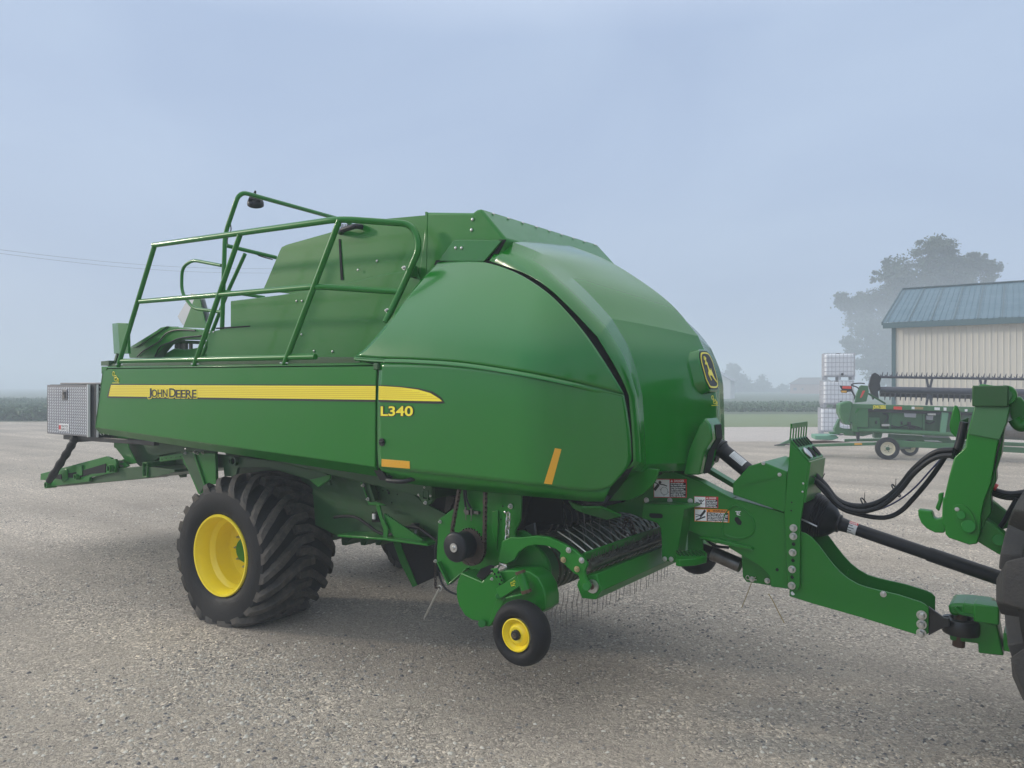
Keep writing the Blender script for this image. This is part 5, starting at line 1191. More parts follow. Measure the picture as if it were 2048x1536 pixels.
b.beam(tpv+Vector((0,0,0)), tpv+YP*wdt, .01, .03, up=(0,0,1)); b.build('hose_comb', GREEN, TN, smooth=False)
dd = (zz[1]-zz[0]); dn = dd.normalized(); b = None
nn = dn.cross(YP).normalized(); nn = nn if nn.z > 0 else -nn
for k in range(NS-1):
    o_3 = (k+.5)*wdt/(NS-1); mb().beam(n0+dd*.02+YP*o_3+nn*.011, n0+dd*.36+YP*o_3+nn*.011, .022, .003, up=nn).build('slot', BLKM, hdp, smooth=False)
for k in range(3):
    c0 = n0+dd*.68+YP*(.07+k*.11)+nn*.0115; mb().cyl(c0, c0+nn*.003, .038, 24).build('round_port', BLKM, hdp, smooth=False)
c0 = n0+dd*.68+YP*.07+nn*.013; b = mb(); b.lathe([(.040,0),(.040,.006),(.030,.010),(.001,.010)], c0, nn, 28); b.build('port_cap', STEEL, hdp)
b = mb(); b.prism([zz[1], zz[1]+YP*wdt, zz[1]+YP*wdt+Vector((-.03,0,-.25)), zz[1]+Vector((-.03,0,-.25))], (.012,0,0)); b.build('head_front', GREEN, TN)
big_b = pts(7, YT-.032, 587,676, 586,728, 582,830, 578,935, 576,1037)
bolts(u1, big_b, YN, .021, .028)
for x, y in ((587,778),(583,880),(578,985),(575,516),(572,568)): mb().cyl(P(*q(7,x,y),YT-.033), P(*q(7,x,y),YT-.02), .011 if y > 600 else .005, 12).build('hole', BLKM, u1, smooth=False)
rivets(u1, pts(7,YT-.032, 647,398, 643,450), YN, .007)
# ---- gearbox guard box
gb_ = TP('gearbox_guard', 7, YT-.02, .50, GREEN, 205,398, 305,290, 395,262, 548,325, 545,350, 540,575, 525,580, 205,468, bev=.006)
bolts(gb_, pts(7,YT-.022, 499,342, 397,270), YN, .011, .012)
b = mb(); b.beam(P(*q(7,250,412),YT-.024), P(*q(7,480,360),YT-.024), .004, .004); b.build('guard_crease', GREEN, gb_)
b = mb(); b.prism([P(*q(7,430,288),1.25), P(*q(7,510,302),1.25), P(*q(7,505,308),1.2), P(*q(7,428,294),1.2)], (0,0,.004)); b.build('guard_sticker', WHT, gb_)
TP('guard_shadow_gap', 7, YT-.01, .02, BLKM, 528,350, 545,345, 540,570, 524,582, bev=0)
# ---- lower gooseneck plates
gn = [(560,1040),(560,1105),(700,1150),(1000,1235),(1395,1358),(1415,1352),(1432,1335),(1434,1180),(1410,1155),(1380,1140),(1240,1095),(1110,1065),(1050,1050),(990,1030),(930,995),(880,955),(830,900),(780,835),(740,780),(700,735),(660,710),(625,700)]
g1 = TP('gooseneck_plate', 7, YT-.004, .014, GREEN, *[c for p in gn for c in p], bev=.003)
g1o = mb().prism([P(*q(7,x,y),YT-.004)+Vector((0,.28,0)) for x, y in gn], (0,.014,0)).build('gooseneck_plate', GREEN, TN, bevel=.003)
bolts(g1, pts(7,YT-.006, 1390,1222, 1390,1280, 1388,1336), YN, .024, .03); bolts(g1, pts(7,YT-.006, 1149,1091), YN, .016, .014)
mb().cyl(P(*q(7,582,1086),YT-.006), P(*q(7,582,1086),YT), .012, 14).build('hole', WHT, g1, smooth=False)
b = mb(); b.prism([P(*q(7,600,1050),YT+.01), P(*q(7,1420,1300),YT+.01), P(*q(7,1420,1320),YT+.01), P(*q(7,600,1080),YT+.01)], (0,.26,0)); b.build('gooseneck_floor', DGREEN, TN)
b = mb(); b.tube(pts(7,YT+.10, 925,975, 932,945, 930,940), .006, 6); b.build('bent_clip', GREEN, TN)
# ---- clevis and eye
yc_ = YT+.15
b = mb(); b.prism(pts(7, YT+.02, 1432,1170, 1530,1240, 1565,1245, 1562,1298, 1530,1300, 1432,1352), (0,.02,0)); b.prism(pts(7, YT+.24, 1432,1170, 1530,1240, 1565,1245, 1562,1298, 1530,1300, 1432,1352), (0,.02,0))
b.prism([P(*q(7,1420,1262),YT+.02), P(*q(7,1560,1262),yc_-.03), P(*q(7,1560,1262),yc_+.05), P(*q(7,1420,1262),YT+.26)], (0,0,.03)); b.build('hitch_tongue', DECB, TN, bevel=.004)
ec = P(*q(7,1637,1290), yc_+.0); b = mb(); b.lathe([(.092,-.042),(.10,-.026),(.10,.026),(.092,.042),(.06,.046),(.05,.04),(.05,-.04),(.06,-.046)], ec, (0,0,1), 40, closed=True); b.build('hitch_eye', DECB, TN)
# ---- PTO driveline
PT0 = P(*q(7,655,575), 1.27); PT1 = P(*q(7,1860,985), 1.27); dv = (PT1-PT0).normalized(); Lx = (PT1-PT0).length
DS = bpy.data.objects.new('driveline', None); C.objects.link(DS); DS.parent = BAL; DS.location = PT0-OFF[BAL.name]; OFF[DS.name] = PT0.copy()
prof = [(.001,-.10),(.145,-.10),(.150,-.02),(.150,.05),(.146,.10)]
for k in range(5): x = .11+.022*k; r_ = .146-.006*k; prof += [(r_,x),(r_-.006,x+.008),(r_-.006,x+.012),(r_-.002,x+.02)]
prof += [(.108,.25),(.085,.30),(.062,.33),(.058,.34),(.058,.36),(.045,.37),(.040,.45)]
mb().lathe([(r_, x_*.62 if x_ > 0 else x_) for r_, x_ in prof], PT0, dv, 48).build('shield_cone', BLK, DS, ang=25)
mb().cyl(PT0+dv*.2, PT0+dv*(Lx*.68), .0385, 32).build('shield_tube', BLK, DS)
mb().cyl(PT0+dv*(Lx*.675), PT0+dv*(Lx*.99+.1), .0425, 32).build('outer_tube', BLK, DS)
mb().lathe([(.152,-.16),(.152,-.12),(.14,-.10),(.12,-.10)], PT0, dv, 40).build('cone_collar', RUB, DS)
b = mb(); b.tube([PT0-YP*.15+dv*.02+Vector((0,0,-.02)), PT0-YP*.155+dv*.12+Vector((0,0,-.03))], .006, 8); b.build('release_lever', STEEL, DS)
u_ = dv.cross(Vector((0,1,0))).normalized(); u_ = u_ if u_.z > 0 else -u_; w_ = dv.cross(u_).normalized(); w_ = w_ if w_.y < 0 else -w_
def wrap(s0, s1, a0, a1, r_, nm, m, par=DS):
    rows = [[PT0+dv*(s0+(s1-s0)*i/3)+(u_*math.cos(R(a0+(a1-a0)*j/12))+w_*math.sin(R(a0+(a1-a0)*j/12)))*r_ for j in range(13)] for i in range(4)]; return mb().grid(rows).build(nm, m, par)
ratio = lambda x: (x-655)/(1860-655)*Lx
s0, s1 = ratio(925), ratio(1020)
wl = wrap(s0, s1, 5, 165, .0395, 'danger_label', WHT); wrap(s0, s1, 5, 42, .0400, 'label_header', RED, wl)
b = mb()
for k in range(4): a0 = 55+k*24; b.grid([[PT0+dv*(s0+(s1-s0)*(.12+.7*i/2)*(1 if k % 2 else .85))+(u_*math.cos(R(a0+j*6))+w_*math.sin(R(a0+j*6)))*.0402 for j in range(2)] for i in range(3)])
b.build('label_print', DECB, wl, smooth=False)
vs, fs = textm('DANGER', .018, .0006); b = mb(); b.add([PT0+dv*(s0+.006+v.x)+(u_*math.cos(R(36-v.y/.0402*57.3))+w_*math.sin(R(36-v.y/.0402*57.3)))*.0404 for v in vs], fs); b.build('label_lettering', WHT, wl, smooth=False, orient=False)
# upper drive shaft from the nose into the guard
na, nb2 = P(*q(7,60,125),1.28), P(*q(7,300,320),1.28); dv2 = (nb2-na).normalized(); L2 = (nb2-na).length
US = mb().cyl(na+dv2*.10, nb2+dv2*.1, .052, 32).build('upper_shaft_tube', BLK, BAL)
mb().lathe([(.045,-.1),(.045,.04),(.04,.06)], na, dv2, 28).build('shaft_collar', WHT, US)
mb().lathe([(.044,.045),(.058,.05),(.058,.08),(.066,.085),(.070,.10),(.060,.105),(.052,.13)], na, dv2, 32).build('shaft_flare', BLK, US)
u2 = dv2.cross(Vector((0,1,0))).normalized(); u2 = u2 if u2.z > 0 else -u2; w2 = dv2.cross(u2); w2 = w2 if w2.y < 0 else -w2
rows = [[na+dv2*(L2*(.55+.33*i/3))+(u2*math.cos(R(10+8*j))+w2*math.sin(R(10+8*j)))*.0530 for j in range(9)] for i in range(4)]
sl_ = mb().grid(rows).build('shaft_label', WHT, US); b = mb()
for k in range(6): b.grid([[na+dv2*(L2*(.57+.28*i/3))+(u2*math.cos(R(16+10*k+j*3))+w2*math.sin(R(16+10*k+j*3)))*.0534 for j in range(2)] for i in range(4)])
b.build('label_print', GREY, sl_, smooth=False)
mb().cyl(P(*q(7,75,235),1.2), P(*q(7,105,245),1.2), .02, 12).build('shaft_fitting', BLK, BAL)
# ---- hose bundle looping over to the tractor (part of the baler)
HB = bpy.data.objects.new('hose_bundle', None); C.objects.link(HB); HB.parent = BAL; HB.location = PT0-OFF[BAL.name]; OFF[HB.name] = PT0.copy()
base = [(690,345),(730,370),(790,430),(850,500),(930,540),(1040,553),(1150,520),(1250,435),(1330,330),(1420,248),(1500,212),(1590,210)]
for k, (dx, dy, dz, r_) in enumerate(((0,-14,0,.017),(0,4,.02,.017),(4,14,-.03,.014),(-6,-4,.05,.016))):
    mb().tube(spl([P(*q(7,x+dx*math.sin(i),y+dy*(1+.4*math.sin(i*1.3+k))),1.20+dz-.02*i) for i, (x, y) in enumerate(base)],6), r_, 10).build('hose', RUB if k % 2 else BLK, HB)
mb().tube(spl([P(*q(7,x,y),1.15) for x, y in ((700,360),(780,450),(880,550),(1000,592),(1120,612),(1200,602),(1270,562),(1330,500),(1400,420),(1470,330),(1535,232))],6), .014, 10).build('hose', BLK, HB)
mb().tube(spl([P(*q(7,x,y),1.16) for x, y in ((850,545),(1010,575),(1130,558),(1250,500),(1350,420),(1450,310),(1520,235))],6), .005, 6).build('cable', mat('blue_cable', (.03,.035,.12), .5), HB)
for x, y in ((1030,530),(1225,445)):
    c0 = P(*q(7,x,y),1.11); b = mb(); b.tube([c0, c0+Vector((.005,-.01,.075))], .002, 5); b.lathe([(.042,-.004),(.044,-.004),(.044,.004),(.042,.004)], c0+YP*.02, (.8,0,.5), 20, closed=True); b.build('cable_tie', BLK, HB)
for x0_, y0_2, x1_, y1_2 in ((766,368,782,335),(700,350,740,372)):
    mb().tube([P(*q(7,x0_,y0_2),1.0), P(*q(7,x1_,y1_2),1.0)], .003, 5).build('cable_tie', BLK, HB)
# loose straws caught on the hitch
mb().tube(spl(pts(7, 1.2, 326,1010, 300,1080, 262,1175),5), .0025, 5).build('straw_strand', STRAW, TN); mb().tube(spl(pts(7, 1.05, 430,1090, 455,1130, 490,1200, 528,1272),5), .003, 5).build('straw_strand', STRAW, TN)

# ================================================================== TRACTOR (rear corner)
TR = empty('tractor', (6.9, 1.3, 0), 'green tractor at the right edge, only its rear tyre and hitch arms showing', 'tractor')
def TRP(nm, k, y, th, m, *xy, par=None, bev=.006): return mb().prism(pts(k, y, *xy), (0,th,0)).build(nm, m, par or TR, bevel=bev)
yt = .86
qa = TRP('hitch_post', 13, yt, .14, GREEN, 465,195, 675,226, 655,330, 608,432, 590,520, 575,620, 560,700, 520,800, 500,890, 495,990, 475,1068, 425,1075, 300,1032, 280,1010, 273,960, 275,770, 300,660, 332,540, 400,475, 412,400, 425,350)
TRP('post_face', 13, yt-.012, .012, HGREEN, 467,197, 672,228, 652,330, 612,430, 420,393, par=qa, bev=.003)
TRP('post_side', 13, yt+.05, .14, GREEN, 672,226, 640,380, 622,520, 590,620, 592,680, 560,760, 560,880, 530,920, 500,1000, 500,820, 590,520, par=qa)
TRP('post_side_edge', 13, yt+.0, .02, DECB, 662,330, 640,380, 585,560, 575,640, 590,520, 615,430, par=qa, bev=.002)
TRP('post_head', 13, yt+.02, .13, GREEN, 465,105, 500,85, 620,103, 690,125, 708,170, 675,230, 630,212, 460,198, 440,200, 455,135, par=qa, bev=.012)
b = mb(); c0 = P(*q(13,645,155),yt+.0); b.cyl(c0+YP*.1, c0, .052, 28); b.build('head_boss', GREEN, qa, bevel=.004); b = mb(); b.cyl(c0, c0-YP*.01, .032, 24); b.build('boss_pin', HGREEN, qa, bevel=.002)
b = mb(); b.box(P(*q(13,555,160),yt+.0), (.16,.06,.11)); b.build('latch_block', DGREEN, qa, bevel=.006)
hk = TRP('hitch_hook', 13, yt+.03, .07, GREEN, 110,858, 190,868, 198,880, 205,905, 222,918, 248,912, 258,900, 262,785, 318,788, 305,860, 285,960, 272,1002, 215,1000, 165,975, 130,940, 112,895)
TRP('hook_flange', 13, yt-.0, .12, GREEN, 262,785, 318,786, 316,796, 300,800, 300,960, 262,960, par=qa)
TRP('hook_guide', 13, yt+.1, .03, GREEN, 235,760, 268,752, 262,800, 240,870, 216,850, 235,800, par=qa)
b = mb(); 
cap1 = fil(pts(13, yt-.006, 395,830, 440,870, 478,960, 440,1012, 395,1000, 320,880, 325,835, 360,825, 395,830), .03, 4)[:-1]
cpo = mb().prism(cap1, (0,.006,0)).build('lock_plate', GREEN, qa, bevel=.002)
b = mb(); b.cyl(P(*q(13,375,893),yt-.006), P(*q(13,375,893),yt-.022), .022, 20); b.build('lock_pin', GREEN, cpo, bevel=.002); b = mb(); b.cyl(P(*q(13,420,960),yt-.006), P(*q(13,420,960),yt-.02), .034, 24); b.build('lock_pin', GREEN, cpo, bevel=.002)
bolts(cpo, pts(13, yt-.007, 350,855), YN, .010, .01)
TRP('guide_blade', 13, 1.15, .03, GREEN, 335,215, 352,222, 368,260, 372,330, 405,370, 400,430, 350,420, 312,385, 303,340, 322,250)
TRP('far_bracket', 13, 1.2, .05, DGREEN, 372,310, 420,290, 410,430, 370,420)
mb().tube(spl(pts(13, 1.05, 395,320, 375,410, 355,480, 335,520),5), .022, 10).build('hydraulic_hose', BLK, TR)
mb().tube(spl(pts(13, 1.0, 345,485, 335,500, 320,545),5), .012, 8).build('cable_tie', BLK, TR)
TRP('lower_link', 13, .92, .10, GREEN, 515,915, 560,940, 635,1000, 720,1090, 720,1180, 600,1130, 470,1052, 500,990)
TRP('lift_link', 13, 1.08, .08, GREEN, 560,800, 620,850, 690,905, 760,960, 760,1010, 680,965, 600,990, 530,910)
b = mb(); b.cyl(P(*q(13,605,1045),.915), P(*q(13,605,1045),.905), .03, 20); b.build('link_boss', GREEN, bpy.data.objects['lower_link'], bevel=.003)
for k in range(4): mb().tube(spl([P(*q(13,x,y+k*9-12),1.0+.02*k) for x, y in ((550,735),(590,752),(650,768),(710,770),(800,755))],5), .014, 8).build('hydraulic_hose', BLK, TR)
mb().tube(pts(13, .96, 560,705, 596,724), .019, 10).build('red_coupler', RED, TR)
mb().tube(spl(pts(13, 1.0, 600,985, 640,930, 690,840, 720,790),5), .013, 8).build('hydraulic_hose', BLK, TR)
TRP('top_link', 13, 1.0, .10, GREEN, 690,165, 740,165, 800,240, 800,330, 745,345, 715,340, 680,290, 672,235)
b = mb(); b.tube(spl(pts(13, .98, 700,300, 735,345, 790,330),5), .03, 10); b.build('top_link_boss', GREEN, TR)
# drawbar
db = mb().prism(pts(7, 1.14, 1730,1225, 1855,1235, 1880,1380, 1905,1480, 1745,1462, 1742,1402, 1568,1382, 1562,1340, 1725,1335), (0,.22,0)).build('drawbar', GREEN, TR, bevel=.008)
mb().prism(pts(7, 1.12, 1555,1172, 1565,1152, 1660,1152, 1770,1165, 1830,1175, 1845,1215, 1850,1280, 1800,1275, 1740,1262, 1700,1240, 1650,1222, 1600,1232, 1565,1222), (0,.25,0)).build('drawbar_jaw', GREEN, TR, bevel=.016)
b = mb(); b.cyl(P(*q(7,1637,1180),yc_), P(*q(7,1620,1420),yc_), .032, 20); b.build('hitch_pin', RUST, TR, bevel=.004)
b = mb(); b.box(P(*q(7,1745,1175),1.16), (.14,.14,.06)); b.box(P(*q(7,1800,1200),1.14), (.12,.14,.10)); b.build('jaw_block', GREEN, TR, bevel=.008)
b = mb(); b.tube(spl(pts(7, 1.11, 1600,1175, 1640,1210, 1720,1225, 1800,1262, 1850,1275),5), .012, 8); b.build('jaw_bead', GREEN, TR)
b = mb(); b.box((6.5,1.25,.665), (1.6,.2,.10)); b.build('drawbar_bar', GREEN, TR, bevel=.006)
b = mb(); b.box((7.2,1.3,1.0), (1.9,.5,.55)); b.build('rear_axle_housing', GREEN, TR, bevel=.03)
b = mb(); b.cyl((6.80,.7,1.12), (6.80,2.1,1.12), .16, 20); b.build('axle', GREEN, TR)
RUBT2 = mat('tractor_tread', (.028,.028,.029), .7, dirt=.7, dirtcol=(.075,.07,.063), dscale=8, bump=.4, bscale=70)
def ttyre(o, Rr, W, side):
    o = Vector(o); t = bpy.data.objects.new('rear_wheel', None); C.objects.link(t); t.parent = TR; t.location = o-OFF[TR.name]; OFF[t.name] = o.copy(); ax = Vector((0,side,0)); Rc = Rr-.055
    b = mb(); Rc -= .02; b.lathe([(.62,.06),(.66,.03),(.74,.0),(.86,-.005),(.95,.015),(Rc-.05,.05),(Rc,.11),(Rc+.004,W/2),(Rc,W-.11),(Rc-.05,W-.05),(.95,W-.015),(.86,W),(.74,W),(.62,W-.05)], o, ax, 96); b.cm = 1
    N = 16
    for fl in (0, 1):
        for i in range(N):
            a0 = 2*math.pi*(i+.5*fl)/N; rings = []
            for (a, yy_, h, w0) in ((-.17,-.030,-.17,.20),(-.13,-.022,-.04,.24),(-.07,.015,.055,.22),(-.01,.12,.085,.13),(.04,.21,.087,.09),(.08,.29,.087,.085),(.10,W*.5+.01,.087,.09)):
                y_ = yy_ if not fl else W-yy_; A = a0+a*1.0; rt = Rc+h
                rings.append([o+Vector((math.cos(A+da/Rc)*r_, side*y_, math.sin(A+da/Rc)*r_)) for r_, da in ((Rc-.13 if yy_ < .06 else Rc-.02,-.6*w0),(rt,-.42*w0),(rt,.42*w0),(Rc-.13 if yy_ < .06 else Rc-.02,.6*w0))])
            vs = [p for r_ in rings for p in r_]; n_ = len(rings)
            b.add(vs, [(i_*4+k, i_*4+(k+1)%4, (i_+1)*4+(k+1)%4, (i_+1)*4+k) for i_ in range(n_-1) for k in range(4)] + [(0,1,2,3), tuple(4*(n_-1)+k for k in (3,2,1,0))])
    b.build('tyre', [RUB, RUBT2], t, bevel=.012, seg=2, ang=35)
    mb().lathe([(.63,.07),(.65,.04),(.62,.05),(.60,.10),(.58,.25),(.2,.28),(.001,.28)], o, ax, 64).build('rim', YEL, t)
    return t
ttyre((6.84, .22, 1.12), 1.12, .66, 1)
ttyre((6.86, 2.38, 1.12), 1.12, .66, -1)

# body, fender and cab of the tractor: outside the photograph, seen only from a step to the side
b = mb(); b.prism([(6.4,.85,1.25),(10.4,.85,1.15),(10.5,.85,1.9),(8.6,.85,2.0),(6.4,.85,1.75)], (0,.9,0)); b.build('tractor_body', GREEN, TR, bevel=.05)
for yy_ in (.15, 1.95): 
    o1 = [(6.84+math.cos(R(a))*1.25, yy_, 1.12+math.sin(R(a))*1.25) for a in range(20,140,10)]; o2 = [(6.84+math.cos(R(a))*1.21, yy_, 1.12+math.sin(R(a))*1.21) for a in range(130,10,-10)]
    mb().prism(o1+o2, (0,.5,0)).build('fender', GREEN, TR, bevel=.01)
GLS = mat('dark_glass', (.01,.015,.018), .08, coat=.5)
b = mb(); b.prism([(6.75,.62,1.75),(8.5,.62,1.75),(8.35,.62,3.05),(6.95,.62,3.05)], (0,1.36,0)); cb_ = b.build('cab_glazing', GLS, TR, bevel=.03)
b = mb()
for x0_, x1_ in ((6.73,6.93),(8.52,8.37),(7.6,7.6)):
    for yy_ in (.60, 2.0): b.beam((x0_,yy_,1.75), (x1_,yy_,3.05), .06, .07)
b.build('cab_frame', DECB, TR); mb().box((7.65,1.3,3.13), (1.75,1.55,.16)).build('cab_roof', GREEN, TR, bevel=.05)
for yy_ in (.45, 2.15):
    c0 = Vector((9.6, yy_-.2, .78)); mb().lathe([(.42,.03),(.5,.0),(.70,.0),(.77,.05),(.78,.2),(.77,.35),(.70,.40),(.5,.40)], c0, YP, 48).build('front_tyre', RUB, TR); mb().lathe([(.43,.05),(.40,.03),(.36,.12),(.001,.14)], c0, YP, 32).build('front_rim', YEL, TR)
# ================================================================== GRAIN HEADER ON ITS TRAILER (behind, right)
HA = R(15); hdx = RT*math.cos(HA)-FW*math.sin(HA); hdn = RT*math.sin(HA)+FW*math.cos(HA); H0 = CW((1700-1024)/FPX*21.5, 21.5)
def HPt(k, x, y, d=0):
    r = ray(*q(k, x, y)); p0 = H0 + hdn*d; t = (p0-Vector((CAM.x,CAM.y,0))).dot(hdn)/Vector((r.x,r.y,0)).dot(hdn); return CAM + r*t
def hp_(k, d, *xy): return [HPt(k, xy[i], xy[i+1], d) for i in range(0, len(xy), 2)]
HM = Matrix((hdx, hdn, Vector((0,0,1)))).transposed()
HE = empty('grain_header', HPt(14,400,1100), 'green combine header with a long grey tined reel, carried on the trailer by the barn', 'combine header')
HP2 = lambda nm, d, th, m, *xy, par=None, bev=.01: mb().prism(hp_(14, d, *xy), hdn*th).build(nm, m, par or HE, bevel=bev)
tb2 = HP2('top_beam', 0, .25, HGREEN, 440,650, 2500,705, 2500,772, 440,702)
HP2('back_sheet', .30, .05, DGREEN, 430,700, 2500,765, 2500,1050, 430,985)
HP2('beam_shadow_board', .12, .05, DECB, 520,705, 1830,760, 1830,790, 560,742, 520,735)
HP2('lower_sheet', .22, .04, HGREEN, 585,810, 720,815, 730,955, 585,945); HP2('mid_sheet', .24, .04, HGREEN, 855,760, 1240,770, 1250,940, 855,925)
HP2('end_panel', .02, .4, HGREEN, 430,700, 580,705, 580,935, 440,930); HP2('end_frame', .0, .5, HGREEN, 340,640, 445,650, 440,920, 470,990, 400,985, 385,880, 345,860)
HP2('crop_divider', -.1, .6, HGREEN, 228,652, 300,625, 365,613, 400,640, 345,860, 392,905, 310,900, 285,880, 232,765, bev=.04)
mb().tube([HPt(14,460,960,.1), HPt(14,1500,1012,.1), HPt(14,2500,1060,.1)], .065, 14).build('lower_tube', HGREEN, HE)
for x in (845, 1255): HP2('upright', .15, .08, HGREEN, x-10,745, x+8,745, x+8,970, x-10,965)
HP2('wide_upright', .05, .10, mat('pale_green', (.12,.30,.17), .5), 1470,750, 1550,755, 1515,1010, 1450,1000)
for xy, m in (((888,680,988,683,988,720,888,715),LAMPR),): o = HP2('red_reflector', -.02, .02, m, *xy, par=tb2, bev=.002)
for xy in ((1105,683,1140,684,1140,714,1105,712),(1380,690,1445,692,1445,725,1380,722),(1490,692,1525,693,1523,732,1490,730),(1745,712,1778,713,1776,742,1745,740)): HP2('warning_label', -.012, .01, WHT, *xy, par=tb2, bev=0)
HP2('warning_label', -.012, .01, STRAW, 1142,684, 1245,688, 1243,717, 1142,714, par=tb2, bev=0)
HP2('data_plate', .10, .01, GREY, 1012,762, 1160,766, 1155,815, 1020,808); HP2('data_plate', .12, .06, GREY, 1285,790, 1368,795, 1360,845, 1280,840)
o_ = HPt(14,640,704,-.016); e_2 = HPt(14,796,707,-.016); b = mb(); U_ = (e_2-o_).normalized(); addtext(b, 'JOHN DEERE', .13, o_, U_, Vector((0,0,1)), .005, fit=(e_2-o_).length); b.build('brand_lettering', DECY, tb2, smooth=False, orient=False)
b = mb()
for c in ((680,870,22,40),(985,880,20,40),(1075,895,40,60),(1110,930,80,40),(800,905,60,25),(1345,775,60,16)): b.prism(hp_(14,.18, c[0]-c[2]/2,c[1]-c[3]/2, c[0]+c[2]/2,c[1]-c[3]/2, c[0]+c[2]/2,c[1]+c[3]/2, c[0]-c[2]/2,c[1]+c[3]/2), hdn*.05)
b.build('hydraulic_block', DECB, HE)
for pth in (((855,910),(950,930),(1060,905),(1200,935)),((1270,870),(1320,890),(1380,860)),((760,760),(820,800),(770,880))):
    mb().tube(spl([HPt(14,x,y,.12) for x, y in pth],4), .018, 6).build('header_hose', BLK, HE)
b = mb(); b.box(HPt(14,790,905,.05), (.2,.05,.06), HM); b.box(HPt(14,1345,775,.05), (.2,.05,.05), HM); b.build('bright_coupler', STEEL, HE)
HP2('corner_bracket', -.02, .12, GREEN, 448,702, 492,704, 425,770, 420,750)
# reel
RE = bpy.data.objects.new('reel', None); C.objects.link(RE); RE.parent = HE; RE.location = HPt(14,740,480,.9)-OFF[HE.name]; OFF[RE.name] = HPt(14,740,480,.9)
def RP(nm, d, th, m, *xy, bev=.01): return mb().prism(hp_(14, d, *xy), hdn*th).build(nm, m, RE, bevel=bev)
RP('reel_end_shield', .8, .15, DECB, 608,335, 632,288, 665,272, 712,300, 740,340, 722,400, 735,470, 700,500, 712,600, 672,570, 640,600, 610,500, 588,440)
mb().tube([HPt(14,700,325,.9), HPt(14,2500,353,.9)], .035, 8).build('tine_bar', REEL, RE)
mb().tube([HPt(14,720,478,.9), HPt(14,2500,512,.9)], .095, 14).build('reel_tube', REEL, RE)
mb().tube([HPt(14,720,528,1.3), HPt(14,2500,572,1.3)], .085, 10).build('tine_bar', DECB, RE)
def tn(x, y, dx, dy, d): 
    a = HPt(14,x,y,d); c_ = HPt(14,x+dx,y+dy,d); n_ = HPt(14,x+dx*.1-12*(1 if dy < 0 else 0),y+dy*.35,d); return a, n_, c_
ftn = fbn = None
L_base = HPt(14,890,330,.88)
for k in range(31):
    s_ = k*1.0; x = 745+k*57.5+k*k*.18; y = 326+ (x-745)*.0157
    if ftn is None:
        a = HPt(14,x,y,.88); c_ = HPt(14,x+14,y-62,.88)-a; e_ = HPt(14,x-22,y-32,.88)-a; bmm = mb(); bmm.tube([Vector((0,0,0)), c_*.4, c_], [.030,.02,.008], 5); bmm.tube([Vector((.0,0,0)), e_*.4+Vector((0,0,-.01)), e_], [.026,.018,.008], 5)
        ftn = bmm.build('reel_tine', REEL, None); ftn.parent = RE; o = ftn
    else: o = ftn.copy(); C.objects.link(o)
    o.location = HPt(14,x,y,.88)-OFF[RE.name]
    x2 = 785+k*61.5+k*k*.2; y2 = 512+(x2-785)*.024
    if fbn is None:
        a = HPt(14,x2,y2,1.2); c_ = HPt(14,x2-6,y2+92,1.2)-a; fbn = mb().tube([Vector((0,0,0)), c_*.5, c_], [.026,.024,.010], 5).build('reel_tine', REEL, None); fbn.parent = RE; o = fbn
    else: o = fbn.copy(); C.objects.link(o)
    o.location = HPt(14,x2,y2,1.2)-OFF[RE.name]
for x in (1312, 1958):
    for (xa, ya, xb, yb) in ((-28,345,32,662),(38,345,-32,662)):
        b = mb(); b.beam(HPt(14,x+xa,ya+(x-1312)*.02,.92), HPt(14,x+xb,yb+(x-1312)*.02,.92), .05, .055); b.build('reel_spider_arm', REEL, RE)
b = mb(); b.beam(HPt(14,490,470,.5), HPt(14,790,648,.3), .06, .05); b.build('reel_lift_arm', DGREEN, HE)
HP2('reel_support', .4, .12, HGREEN, 478,440, 500,425, 575,430, 590,500, 560,620, 420,635, 430,560)
HP2('red_side_marker', .38, .02, LAMPR, 515,490, 545,490, 505,570, 480,580, bev=.004)
lb2 = HP2('lamp_bar', -.05, .03, DECB, 235,430, 385,435, 395,490, 430,555, 415,600, 405,600, 412,560, 375,500, 330,505, 322,520, 258,515, 245,490, 262,480)
HP2('red_lamp', -.10, .05, LAMPR, 272,437, 380,437, 378,468, 275,466, par=lb2, bev=.005); HP2('amber_lamp', -.10, .05, AMB, 256,490, 322,490, 320,515, 262,512, par=lb2, bev=.005)
mb().tube(spl([HPt(14,x,y,.3) for x, y in ((540,405),(470,400),(400,408),(380,425),(440,445),(470,470))],4), .018, 6).build('lamp_cable', BLK, HE)
# roller seen to the right of the tractor arm
mb().cyl(HPt(13,600,365,-.15), HPt(13,900,375,-.15), .26, 24).build('gathering_auger', DSTEEL, HE)
# ---- trailer
TL = empty('header_trailer', HPt(14,800,1310), 'low green header trailer with cream wheel centres standing on the gravel', 'trailer')
TP2 = lambda nm, d, th, m, *xy, par=None, bev=.01: mb().prism(hp_(14, d, *xy), hdn*th).build(nm, m, par or TL, bevel=bev)
TP2('main_beam', .0, .14, HGREEN, -120,1140, 700,1112, 960,1093, 1640,1132, 2500,1180, 2500,1245, 1640,1195, 960,1168, 700,1148, -120,1168)
TP2('main_beam', 1.4, .14, HGREEN, 300,1075, 960,1060, 2500,1120, 2500,1165, 960,1100, 300,1105)
tbm = bpy.data.objects['main_beam']; TP2('amber_reflector', -.01, .01, AMB, 415,1122, 507,1120, 507,1143, 415,1145, par=tbm, bev=.002)
TP2('drawbar_deck', .3, .9, mat('pale_green_deck', (.14,.33,.22), .6), -60,1030, 200,1030, 230,1060, 150,1088, -60,1080, bev=.02)
TP2('deck_side', .25, .05, RUST, -120,1095, 60,1088, 380,1110, 60,1120, -120,1130)
